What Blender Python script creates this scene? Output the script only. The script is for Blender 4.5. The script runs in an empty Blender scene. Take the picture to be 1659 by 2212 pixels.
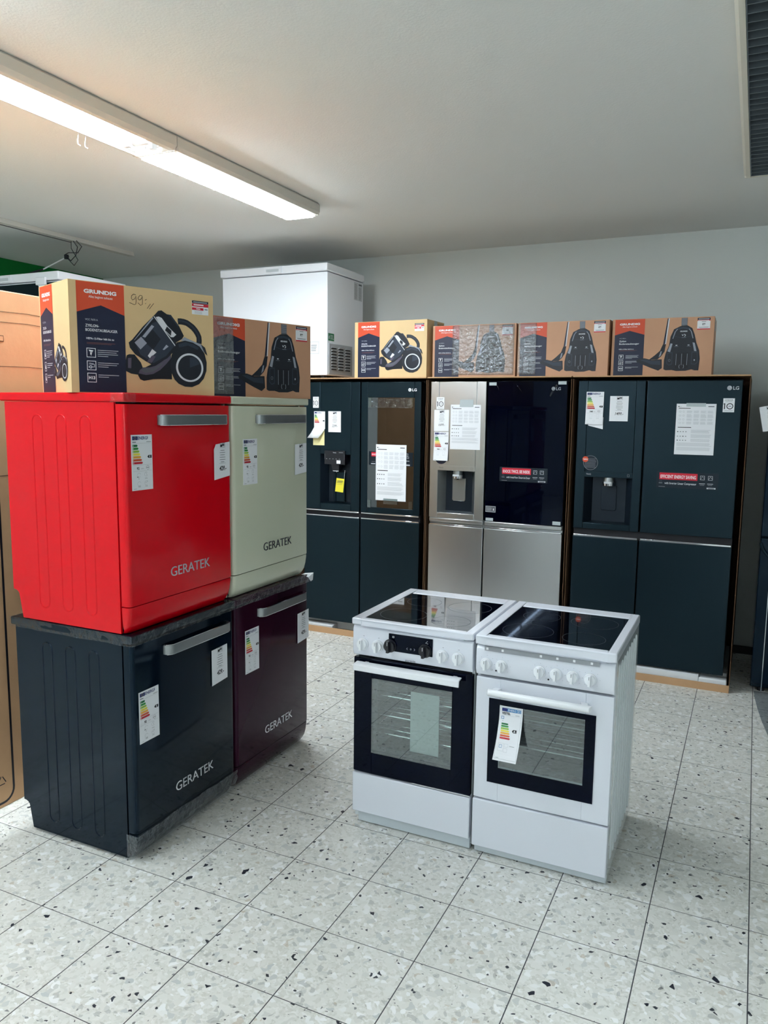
import bpy, bmesh, math, random
from mathutils import Vector, Matrix, noise
random.seed(7)
SC = bpy.context.scene
PI = math.pi
COL = SC.collection

# ------------------------------------------------------------------ camera, light, exposure
TH, PITCH, ROLL, CAMH, FPX = -0.4408, 0.12945, -0.01173, 1.6268, 1689.7
def cam_axes():
    c, s = math.cos(PITCH), math.sin(PITCH)
    rt = Vector((1, 0, 0)); fw = Vector((0, c, -s)); dn = Vector((0, -s, -c))
    cr, sr = math.cos(ROLL), math.sin(ROLL)
    r2 = cr * rt + sr * dn; d2 = -sr * rt + cr * dn
    ct, st = math.cos(TH), math.sin(TH)
    rm = lambda v: Vector((v.x * ct + v.y * st, -v.x * st + v.y * ct, v.z))
    return rm(r2), rm(d2), rm(fw)
_r, _d, _f = cam_axes()
cd = bpy.data.cameras.new('camera'); cam = bpy.data.objects.new('camera', cd); COL.objects.link(cam)
cd.sensor_fit = 'HORIZONTAL'; cd.sensor_width = 36; cd.lens = FPX / 1659 * 36
cd.clip_start = 0.05; cd.clip_end = 60
mw = Matrix.Identity(4)
for i in range(3):
    mw[i][0] = _r[i]; mw[i][1] = -_d[i]; mw[i][2] = -_f[i]
mw[0][3], mw[1][3], mw[2][3] = 0, 0, CAMH
cam.matrix_world = mw
SC.camera = cam
SC.view_settings.view_transform = 'Standard'
SC.view_settings.look = 'None'
SC.view_settings.gamma = 1
SC.view_settings.use_curve_mapping = False
SC.view_settings.exposure = 0.98
LAMP = 34.0          # emission of the ceiling diffusers
w = bpy.data.worlds.new('world'); SC.world = w; w.use_nodes = True
w.node_tree.nodes['Background'].inputs[0].default_value = (0.80, 0.92, 1.0, 1)
w.node_tree.nodes['Background'].inputs[1].default_value = 0.02
SC.cycles.use_denoising = True
SC.cycles.use_adaptive_sampling = True
SC.cycles.adaptive_threshold = 0.025
SC.cycles.max_bounces = 8
SC.cycles.diffuse_bounces = 4
SC.cycles.glossy_bounces = 4
SC.cycles.transparent_max_bounces = 12
SC.cycles.sample_clamp_indirect = 6
SC.cycles.caustics_reflective = False
SC.cycles.caustics_refractive = False

# ------------------------------------------------------------------ materials
def lin(c):
    c = c / 255.0
    return c / 12.92 if c <= 0.04045 else ((c + 0.055) / 1.055) ** 2.4
def L(rgb): return (lin(rgb[0]), lin(rgb[1]), lin(rgb[2]), 1)
MATS = {}
def mat(key, rgb, rough=0.5, metal=0.0, spec=0.5, coat=0.0, bump=None, var=None, emit=None, aniso=None, alpha=None, tint=None):
    m = bpy.data.materials.new(key); m.use_nodes = True
    nt = m.node_tree; b = nt.nodes['Principled BSDF']
    b.inputs['Base Color'].default_value = L(rgb)
    b.inputs['Roughness'].default_value = rough
    b.inputs['Metallic'].default_value = metal
    b.inputs['Specular IOR Level'].default_value = spec
    if coat: b.inputs['Coat Weight'].default_value = coat; b.inputs['Coat Roughness'].default_value = 0.08
    if emit:
        b.inputs['Emission Color'].default_value = (emit[0], emit[1], emit[2], 1); b.inputs['Emission Strength'].default_value = emit[3]
    if tint: b.inputs['Specular Tint'].default_value = tint + (1,)
    tc = None
    if bump or var or aniso:
        tc = nt.nodes.new('ShaderNodeTexCoord')
    if bump:
        n = nt.nodes.new('ShaderNodeTexNoise'); n.inputs['Scale'].default_value = bump[0]; n.inputs['Detail'].default_value = bump[2] if len(bump) > 2 else 3
        bp = nt.nodes.new('ShaderNodeBump'); bp.inputs['Strength'].default_value = bump[1]; bp.inputs['Distance'].default_value = 0.01
        nt.links.new(tc.outputs['Object'], n.inputs['Vector']); nt.links.new(n.outputs['Fac'], bp.inputs['Height']); nt.links.new(bp.outputs['Normal'], b.inputs['Normal'])
    if var:
        n = nt.nodes.new('ShaderNodeTexNoise'); n.inputs['Scale'].default_value = var[0]; n.inputs['Detail'].default_value = 4
        r = nt.nodes.new('ShaderNodeValToRGB'); r.color_ramp.elements[0].position = 0.3; r.color_ramp.elements[1].position = 0.7
        k = var[1]
        c0 = tuple(x * (1 - k) for x in L(rgb)[:3]) + (1,); c1 = tuple(min(1, x * (1 + k)) for x in L(rgb)[:3]) + (1,)
        r.color_ramp.elements[0].color = c0; r.color_ramp.elements[1].color = c1
        nt.links.new(tc.outputs['Object'], n.inputs['Vector']); nt.links.new(n.outputs['Fac'], r.inputs['Fac']); nt.links.new(r.outputs['Color'], b.inputs['Base Color'])
    if aniso:   # fine brushing: noise stretched along one axis drives roughness and bump
        mp = nt.nodes.new('ShaderNodeMapping'); mp.inputs['Scale'].default_value = aniso
        n = nt.nodes.new('ShaderNodeTexNoise'); n.inputs['Scale'].default_value = 1; n.inputs['Detail'].default_value = 2
        bp = nt.nodes.new('ShaderNodeBump'); bp.inputs['Strength'].default_value = 0.08; bp.inputs['Distance'].default_value = 0.002
        nt.links.new(tc.outputs['Object'], mp.inputs['Vector']); nt.links.new(mp.outputs['Vector'], n.inputs['Vector'])
        nt.links.new(n.outputs['Fac'], bp.inputs['Height']); nt.links.new(bp.outputs['Normal'], b.inputs['Normal'])
    if alpha is not None: b.inputs['Alpha'].default_value = alpha
    MATS[key] = m
    return m
def glassy(key, tint, refl, rough=0.02, bump=None, f90=0.8):
    """thin pane or film: tinted see-through plus a mirror coat"""
    m = bpy.data.materials.new(key); m.use_nodes = True; nt = m.node_tree
    nt.nodes.remove(nt.nodes['Principled BSDF']); out = nt.nodes['Material Output']
    t = nt.nodes.new('ShaderNodeBsdfTransparent'); t.inputs[0].default_value = tint + (1,)
    g = nt.nodes.new('ShaderNodeBsdfGlossy'); g.inputs['Roughness'].default_value = rough; g.inputs['Color'].default_value = (0.9, 0.95, 1, 1)
    mx = nt.nodes.new('ShaderNodeMixShader')
    lw = nt.nodes.new('ShaderNodeLayerWeight'); lw.inputs['Blend'].default_value = 0.25
    mr = nt.nodes.new('ShaderNodeMapRange'); mr.inputs['To Min'].default_value = refl; mr.inputs['To Max'].default_value = f90
    nt.links.new(lw.outputs['Facing'], mr.inputs['Value']); nt.links.new(mr.outputs['Result'], mx.inputs[0])
    nt.links.new(t.outputs[0], mx.inputs[1]); nt.links.new(g.outputs[0], mx.inputs[2]); nt.links.new(mx.outputs[0], out.inputs[0])
    if bump:
        tc = nt.nodes.new('ShaderNodeTexCoord'); n = nt.nodes.new('ShaderNodeTexNoise'); n.inputs['Scale'].default_value = bump[0]; n.inputs['Detail'].default_value = 5
        bp = nt.nodes.new('ShaderNodeBump'); bp.inputs['Strength'].default_value = bump[1]; bp.inputs['Distance'].default_value = 0.02
        nt.links.new(tc.outputs['Object'], n.inputs['Vector']); nt.links.new(n.outputs['Fac'], bp.inputs['Height']); nt.links.new(bp.outputs['Normal'], g.inputs['Normal']); nt.links.new(bp.outputs['Normal'], lw.inputs['Normal'])
    MATS[key] = m
# prints (flat ink colours)
for k, c in dict(ink_white=(238, 240, 244), ink_black=(12, 14, 26), ink_navy=(24, 30, 56), ink_orange=(204, 76, 46), ink_grey=(150, 154, 160), ink_lgrey=(196, 200, 206),
                 ink_dgrey=(86, 90, 98), ink_eu=(28, 44, 110), ink_blue=(30, 120, 180), e1=(18, 110, 62), e2=(40, 140, 60), e3=(150, 190, 70), e4=(240, 225, 80), e5=(232, 170, 60),
                 e6=(205, 90, 50), e7=(185, 28, 44), ink_red=(200, 26, 52), v_dark=(22, 27, 38), v_mid=(44, 52, 68), v_hi=(150, 156, 170), v_plum=(84, 78, 96), v_lt=(214, 217, 224),
                 v_green=(30, 110, 70), ink_brown=(112, 70, 66), ink_yellow=(238, 222, 50), ink_cream=(230, 220, 160)).items():
    mat(k, c, 0.45, spec=0.4)
mat('paper', (236, 238, 243), 0.6, spec=0.3)
mat('paper_yellow', (238, 224, 60), 0.6); mat('paper_cream', (238, 228, 170), 0.6)
mat('cardboard', (193, 155, 118), 0.75, spec=0.2, bump=(60, 0.06), var=(9, 0.05))
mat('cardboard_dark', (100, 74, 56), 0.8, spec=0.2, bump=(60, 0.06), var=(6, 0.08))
mat('cardboard_pale', (216, 186, 140), 0.6, spec=0.35, var=(7, 0.04))
mat('cardboard_rose', (198, 152, 122), 0.6, spec=0.35, var=(7, 0.05))
mat('foam', (232, 236, 240), 0.85, bump=(150, 0.1))
mat('red_enamel', (204, 0, 18), 0.2, spec=0.3, coat=0.0, bump=(5, 0.12, 1))
mat('cream_enamel', (208, 212, 190), 0.22, spec=0.5, coat=0.3, bump=(5, 0.05, 1))
mat('black_enamel', (5, 15, 27), 0.09, spec=0.24, coat=0.0, bump=(5, 0.05, 1), tint=(.55, .8, 1))
mat('maroon_enamel', (44, 12, 30), 0.12, spec=0.22, coat=0.0, bump=(5, 0.04, 1), tint=(.75, .75, 1))
mat('white_enamel', (222, 226, 236), 0.22, spec=0.5, coat=0.2)
mat('white_side', (214, 220, 224), 0.12, spec=0.6, coat=0.7)
mat('white_plastic', (240, 243, 248), 0.35)
mat('white_shade', (196, 204, 210), 0.45)
mat('freezer_white', (238, 241, 248), 0.3, bump=(220, 0.03))
mat('grille_grey', (168, 172, 176), 0.5)
mat('dark_gap', (8, 8, 20), 0.7)
mat('black_plastic', (14, 16, 26), 0.35)
mat('graphite', (19, 38, 48), 0.33, metal=0.7, aniso=(3, 3, 700))
mat('graphite_dark', (20, 32, 44), 0.4, metal=0.5)
mat('steel', (196, 199, 202), 0.3, metal=1.0, aniso=(2, 2, 700))
mat('steel_mid', (150, 154, 156), 0.34, metal=0.9)
mat('handle_steel', (150, 154, 156), 0.34, metal=1.0, aniso=(900, 3, 3))
mat('chrome', (215, 218, 224), 0.08, metal=1.0)
mat('letter_chrome', (226, 228, 236), 0.25, metal=0.6)
mat('letter_black', (18, 18, 36), 0.35)
mat('black_glass', (1, 2, 14), 0.03, spec=0.13, tint=(.6, .75, 1))
mat('hob_glass', (2, 4, 12), 0.02, spec=0.9, coat=0.3)
mat('hob_ring', (70, 76, 86), 0.3)
mat('cavity', (30, 38, 40), 0.5)
mat('rack', (200, 205, 208), 0.25, metal=0.8)
mat('lamp_housing', (214, 212, 204), 0.5)
mat('lamp_trim', (222, 218, 205), 0.5)
mat('louvre_grey', (128, 138, 146), 0.35, metal=0.3)
mat('lamp_cavity', (44, 52, 66), 0.6)
mat('cable_black', (24, 24, 34), 0.5); mat('cable_white', (220, 222, 224), 0.5)
mat('tape', (180, 190, 194), 0.3)
mat('emitter', (255, 255, 255), 0.5, emit=(0.87, 0.965, 1.02, LAMP))
mat('tube_emitter', (255, 255, 255), 0.5, emit=(0.87, 0.965, 1.02, LAMP * 2.2))
mat('ceiling_paint', (238, 240, 238), 0.9, spec=0.2, bump=(120, 0.12))
mat('wall_paint', (224, 229, 228), 0.9, spec=0.2, bump=(140, 0.10))
mat('wall_dim', (120, 128, 134), 0.9, spec=0.2)
mat('wall_green', (10, 112, 46), 0.8, spec=0.2)
mat('baseboard', (40, 42, 52), 0.6)
glassy('oven_pane', (0.80, 0.86, 0.84), 0.085)
glassy('fridge_pane', (0.10, 0.11, 0.13), 0.10)
glassy('film', (0.97, 0.975, 0.98), 0.015, rough=0.06, bump=(34, 1.0), f90=0.30)
glassy('wrap_film', (0.90, 0.91, 0.92), 0.10, rough=0.22, bump=(40, 1.0), f90=0.5)
glassy('tape_clear', (0.72, 0.80, 0.80), 0.10, rough=0.2)

def floor_material():
    m = bpy.data.materials.new('terrazzo'); m.use_nodes = True; nt = m.node_tree; b = nt.nodes['Principled BSDF']
    N = nt.nodes.new; K = nt.links.new
    tc = N('ShaderNodeTexCoord'); pos = tc.outputs['Object']
    def math_(op, a, b_=None, c=None):
        n = N('ShaderNodeMath'); n.operation = op
        for i, v in enumerate((a, b_, c)):
            if v is None: continue
            if isinstance(v, (int, float)): n.inputs[i].default_value = v
            else: K(v, n.inputs[i])
        return n.outputs[0]
    def mix(f, a, b_):
        n = N('ShaderNodeMix'); n.data_type = 'RGBA'; n.clamp_factor = True
        K(f, n.inputs[0])
        for i, v in ((6, a), (7, b_)):
            if isinstance(v, tuple): n.inputs[i].default_value = v
            else: K(v, n.inputs[i])
        return n.outputs[2]
    sep = N('ShaderNodeSeparateXYZ'); K(pos, sep.inputs[0])
    def joint(out, org, half):
        t = math_('DIVIDE', math_('SUBTRACT', out, org), 0.30)
        fr = math_('FRACT', t); d = math_('MULTIPLY', math_('MINIMUM', fr, math_('SUBTRACT', 1.0, fr)), 0.30)
        return math_('LESS_THAN', d, half), math_('FLOOR', t)
    jx, ix = joint(sep.outputs[0], -2.017, 0.0017); jy, iy = joint(sep.outputs[1], 1.978, 0.0013)
    jn = math_('MAXIMUM', jx, jy)
    # per-tile shift of the pattern
    comb = N('ShaderNodeCombineXYZ'); K(math_('MULTIPLY', ix, 7.31), comb.inputs[0]); K(math_('MULTIPLY', iy, 3.77), comb.inputs[1])
    add = N('ShaderNodeVectorMath'); add.operation = 'ADD'; K(pos, add.inputs[0]); K(comb.outputs[0], add.inputs[1])
    nz = N('ShaderNodeTexNoise'); nz.inputs['Scale'].default_value = 22; nz.inputs['Detail'].default_value = 2; K(add.outputs[0], nz.inputs['Vector'])
    sc = N('ShaderNodeVectorMath'); sc.operation = 'SCALE'; K(nz.outputs['Color'], sc.inputs[0]); sc.inputs['Scale'].default_value = 0.035
    wv = N('ShaderNodeVectorMath'); wv.operation = 'ADD'; K(add.outputs[0], wv.inputs[0]); K(sc.outputs[0], wv.inputs[1])
    def vor(scale, vec=wv.outputs[0], feat='F1', rnd=1.0):
        v = N('ShaderNodeTexVoronoi'); v.inputs['Scale'].default_value = scale; v.inputs['Randomness'].default_value = rnd; v.feature = feat; K(vec, v.inputs['Vector']); return v
    def red(c):
        s = N('ShaderNodeSeparateColor'); K(c, s.inputs[0]); return s.outputs[0], s.outputs[1]
    v1 = vor(58); r1, g1 = red(v1.outputs['Color'])
    ramp = N('ShaderNodeValToRGB'); cr = ramp.color_ramp
    cr.elements[0].position = 0; cr.elements[0].color = L((204, 208, 206)); cr.elements[1].position = 1; cr.elements[1].color = L((252, 253, 252))
    for p, c in ((0.08, (218, 219, 214)), (0.25, (231, 231, 225)), (0.7, (236, 236, 231)), (0.86, (246, 247, 246))):
        e = cr.elements.new(p); e.color = L(c)
    K(r1, ramp.inputs[0]); base = ramp.outputs[0]
    v6 = vor(135); r6, g6 = red(v6.outputs['Color'])          # fine matrix between the large chips
    ramp2 = N('ShaderNodeValToRGB'); ramp2.color_ramp.elements[0].color = L((216, 216, 208)); ramp2.color_ramp.elements[1].color = L((241, 241, 237)); K(r6, ramp2.inputs[0])
    base = mix(math_('GREATER_THAN', g1, 0.45), base, ramp2.outputs[0])
    def cells(scale, prob, col, amt, base):
        v = vor(scale); a, b_ = red(v.outputs['Color'])
        return mix(math_('MULTIPLY', math_('LESS_THAN', a, prob), amt), base, L(col))
    base = cells(56, 0.020, (164, 168, 166), 0.5, base)
    base = cells(80, 0.022, (172, 174, 170), 0.55, base)
    base = cells(66, 0.008, (190, 174, 152), 0.5, base)
    base = cells(72, 0.0035, (34, 38, 50), 1.0, base)
    base = cells(112, 0.0055, (46, 50, 58), 1.0, base)
    base = cells(160, 0.008, (100, 102, 104), 0.8, base)
    base = mix(jn, base, L((66, 68, 72)))
    K(base, b.inputs['Base Color'])
    b.inputs['Roughness'].default_value = 0.38; b.inputs['Specular IOR Level'].default_value = 0.35
    bp = N('ShaderNodeBump'); bp.inputs['Strength'].default_value = 0.4; bp.inputs['Distance'].default_value = 0.001; bp.invert = True
    K(jn, bp.inputs['Height']); K(bp.outputs[0], b.inputs['Normal'])
    MATS['terrazzo'] = m
floor_material()

# ------------------------------------------------------------------ geometry helpers
V = Vector
class MB:
    def __init__(s): s.bm = bmesh.new(); s.keys = []
    def mi(s, k):
        if k not in s.keys: s.keys.append(k)
        return s.keys.index(k)
    def face(s, pts, k, smooth=False):
        vs = [s.bm.verts.new(p) for p in pts]
        try:
            f = s.bm.faces.new(vs)
        except ValueError:
            return None
        f.material_index = s.mi(k); f.smooth = smooth; return f
    def box(s, x0, x1, y0, y1, z0, z1, k, skip=()):
        P = [V((x, y, z)) for z in (z0, z1) for y in (y0, y1) for x in (x0, x1)]
        vs = [s.bm.verts.new(p) for p in P]
        F = dict(b=(0, 2, 3, 1), t=(4, 5, 7, 6), f=(0, 1, 5, 4), k=(2, 6, 7, 3), l=(0, 4, 6, 2), r=(1, 3, 7, 5))
        for n, q in F.items():
            if n in skip: continue
            f = s.bm.faces.new([vs[i] for i in q]); f.material_index = s.mi(k)
    def loft(s, rings, k, caps=True, smooth=True, closed=True):
        R = [[s.bm.verts.new(p) for p in r] for r in rings]; n = len(R[0]); m = s.mi(k)
        for a, b in zip(R, R[1:]):
            for i in range(n if closed else n - 1):
                j = (i + 1) % n
                f = s.bm.faces.new((a[i], a[j], b[j], b[i])); f.material_index = m; f.smooth = smooth
        if caps and closed:
            for r, rev in ((R[0], True), (R[-1], False)):
                f = s.bm.faces.new(list(reversed(r)) if rev else r); f.material_index = m
    def cyl(s, a, b, r, k, n=20, r2=None, caps=True):
        a, b = V(a), V(b); d = (b - a).normalized(); up = V((0, 0, 1)) if abs(d.z) < 0.9 else V((1, 0, 0))
        u = d.cross(up).normalized(); w_ = d.cross(u)
        rr = r if r2 is None else r2
        ring = lambda c, q: [c + (u * math.cos(t) + w_ * math.sin(t)) * q for t in [2 * PI * i / n for i in range(n)]]
        s.loft([ring(a, r), ring(b, rr)], k, caps)
    def tube(s, pts, r, k, n=8, closed=False):
        pts = [V(p) for p in pts]; rings = []; N = len(pts); prev = None
        for i, p in enumerate(pts):
            if closed: d = pts[(i + 1) % N] - pts[i - 1]
            else: d = pts[min(i + 1, N - 1)] - pts[max(i - 1, 0)]
            d.normalize()
            if prev is None:
                up = V((0, 0, 1)) if abs(d.z) < 0.9 else V((1, 0, 0)); u = d.cross(up).normalized()
            else:
                u = (prev - d * prev.dot(d)).normalized()
            prev = u; w_ = d.cross(u)
            rings.append([p + (u * math.cos(t) + w_ * math.sin(t)) * r for t in [2 * PI * j / n for j in range(n)]])
        if closed: rings.append(rings[0])
        s.loft(rings, k, not closed)
    def prism(s, poly, axis, a, b, k, smooth=False):
        """extrude a 2D polygon along an axis; poly coordinates are the other two axes in x,y,z order"""
        def P(p, t):
            if axis == 'x': return V((t, p[0], p[1]))
            if axis == 'y': return V((p[0], t, p[1]))
            return V((p[0], p[1], t))
        s.loft([[P(p, a) for p in poly], [P(p, b) for p in poly]], k, True, smooth)
    def build(s, name, parent=None, bevel=0, seg=2, smooth=35, loc=None, rot=None):
        bmesh.ops.recalc_face_normals(s.bm, faces=[f for f in s.bm.faces if len(f.verts) and any(len(e.link_faces) > 1 for e in f.edges)])
        me = bpy.data.meshes.new(name); s.bm.to_mesh(me); s.bm.free()
        for k in s.keys: me.materials.append(MATS[k])
        o = bpy.data.objects.new(name, me); COL.objects.link(o)
        if parent: o.parent = parent
        if loc: o.location = loc
        if rot: o.rotation_euler = rot
        if bevel:
            md = o.modifiers.new('bevel', 'BEVEL'); md.width = bevel; md.segments = seg; md.limit_method = 'ANGLE'; md.angle_limit = math.radians(50)
            for p in me.polygons: p.use_smooth = True
            me.set_sharp_from_angle(angle=math.radians(60))
            md.harden_normals = False
        else:
            if smooth: me.set_sharp_from_angle(angle=math.radians(smooth))
        return o

_tc = {}
def text_mesh(s, bold):
    key = (s, bold)
    if key not in _tc:
        cu = bpy.data.curves.new('t', 'FONT'); cu.body = s; cu.offset = bold; cu.resolution_u = 3
        ob = bpy.data.objects.new('t', cu); COL.objects.link(ob)
        dg = bpy.context.evaluated_depsgraph_get(); me = ob.evaluated_get(dg).to_mesh()
        vs = [(v.co.x, v.co.y) for v in me.vertices]; fs = [tuple(p.vertices) for p in me.polygons]
        ob.evaluated_get(dg).to_mesh_clear(); bpy.data.objects.remove(ob); bpy.data.curves.remove(cu)
        xs = [v[0] for v in vs] or [0]
        _tc[key] = (vs, fs, min(xs), max(xs))
    return _tc[key]
CAP = 0.70
class Art:
    """flat print on a plane: O origin, U right, W up, N outwards, units metres"""
    def __init__(s, mb, O, U, W, N, base=0.0005, step=0.0002):
        s.mb, s.O, s.U, s.W, s.N, s.base, s.step = mb, V(O), V(U), V(W), V(N), base, step
    def P(s, x, y, l): return s.O + s.U * x + s.W * y + s.N * (s.base + l * s.step)
    def poly(s, pts, k, l=1):
        f = s.mb.face([s.P(x, y, l) for x, y in pts], k)
        if f:
            f.normal_update()
            if f.normal.dot(s.N) < 0: f.normal_flip()
    def rect(s, x0, y0, x1, y1, k, l=1): s.poly([(x0, y0), (x1, y0), (x1, y1), (x0, y1)], k, l)
    def frame(s, x0, y0, x1, y1, t, k, l=1):
        s.rect(x0, y0, x1, y0 + t, k, l); s.rect(x0, y1 - t, x1, y1, k, l); s.rect(x0, y0 + t, x0 + t, y1 - t, k, l); s.rect(x1 - t, y0 + t, x1, y1 - t, k, l)
    def disc(s, cx, cy, rx, ry, k, l=1, n=28): s.poly([(cx + rx * math.cos(2 * PI * i / n), cy + ry * math.sin(2 * PI * i / n)) for i in range(n)], k, l)
    def ring(s, cx, cy, rx, ry, t, k, l=1, n=36, a0=0, a1=2 * PI):
        for i in range(n):
            a, b = a0 + (a1 - a0) * i / n, a0 + (a1 - a0) * (i + 1) / n
            s.poly([(cx + rx * math.cos(a), cy + ry * math.sin(a)), (cx + rx * math.cos(b), cy + ry * math.sin(b)), (cx + (rx - t) * math.cos(b), cy + (ry - t) * math.sin(b)), (cx + (rx - t) * math.cos(a), cy + (ry - t) * math.sin(a))], k, l)
    def stroke(s, pts, t, k, l=1):
        L_, R_ = [], []
        for i, p in enumerate(pts):
            a, b = V(pts[max(i - 1, 0)] + (0,)) if len(p) == 2 else 0, V(pts[min(i + 1, len(pts) - 1)] + (0,))
            d = (b - a).normalized(); n = V((-d.y, d.x, 0)) * t / 2
            L_.append((p[0] + n.x, p[1] + n.y)); R_.append((p[0] - n.x, p[1] - n.y))
        for i in range(len(pts) - 1): s.poly([L_[i], L_[i + 1], R_[i + 1], R_[i]], k, l)
    def text(s, t, x, y, h, k, w=None, bold=0.0, l=2, align='l', shear=0.0, slope=0.0):
        vs, fs, x0, x1 = text_mesh(t, bold)
        if not fs: return
        sy = h / CAP; sx = (w / (x1 - x0)) if w else sy
        W_ = (x1 - x0) * sx
        ox = x - (W_ / 2 if align == 'c' else (W_ if align == 'r' else 0))
        co = []
        for a, b in vs:
            px = ox + (a - x0) * sx + b * sy * shear; co.append(s.P(px, y + b * sy + (px - ox) * slope, l))
        bvs = [s.mb.bm.verts.new(c) for c in co]; m = s.mb.mi(k)
        for f in fs:
            try: q = s.mb.bm.faces.new([bvs[i] for i in f])
            except ValueError: continue
            q.material_index = m; q.normal_update()
            if q.normal.dot(s.N) < 0: q.normal_flip()
    def lines(s, x0, y0, x1, y1, n, k, l=1, fill=0.45, seed=0, ragged=0.25):
        rr = random.Random(seed); h = (y1 - y0) / n
        for i in range(n):
            e = x1 - (x1 - x0) * ragged * rr.random()
            s.rect(x0, y0 + h * i, e, y0 + h * (i + fill), k, l)

def tag(o, label=None, cat=None, group=None, kind=None):
    if label: o['label'] = label
    if cat: o['category'] = cat
    if group: o['group'] = group
    if kind: o['kind'] = kind
    return o
def thing(name, loc, rz, label, cat, group=None):
    o = bpy.data.objects.new(name, None); COL.objects.link(o); o.location = loc; o.rotation_euler = (0, 0, rz); o.empty_display_size = 0.1
    return tag(o, label, cat, group)
def struct(name, mb, **k): return tag(mb.build(name, **k), kind='structure')
def stadium(cx, w_, z0, z1, n=8):
    r = w_ / 2; pts = []
    for i in range(n + 1): a = PI * i / n; pts.append((cx + r * math.cos(a), z1 - r + r * math.sin(a)))
    for i in range(n + 1): a = PI + PI * i / n; pts.append((cx + r * math.cos(a), z0 + r + r * math.sin(a)))
    return pts

# ------------------------------------------------------------------ the room
XL, XR, YB, YF, ZC = -5.69, 5.5, 5.76, -5.4, 2.83
m = MB(); m.box(XL - .1, XR + .1, YF - .1, YB + .1, -.1, 0, 'terrazzo'); struct('floor', m)
m = MB(); m.box(XL - .1, XR + .1, YF - .1, YB + .1, ZC, ZC + .1, 'ceiling_paint'); struct('ceiling', m)
m = MB(); m.box(XL - .1, XR + .1, YB, YB + .1, 0, ZC, 'wall_paint'); struct('wall_back', m)
m = MB(); m.box(XL - .1, XL, YF, YB, 0, ZC, 'wall_green'); m.box(XL, XL + .002, YF, YB, 0, 1.95, 'wall_paint'); struct('wall_left', m)
m = MB(); m.box(XR, XR + .1, YF, YB, 0, ZC, 'wall_paint'); struct('wall_right', m)
m = MB(); m.box(XL - .1, XR + .1, YF - .1, YF, 0, ZC, 'wall_paint'); struct('wall_front', m)
m = MB(); m.box(XL, XR, YB - .015, YB, 0, .055, 'baseboard'); struct('baseboard_back', m, bevel=.003)

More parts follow.
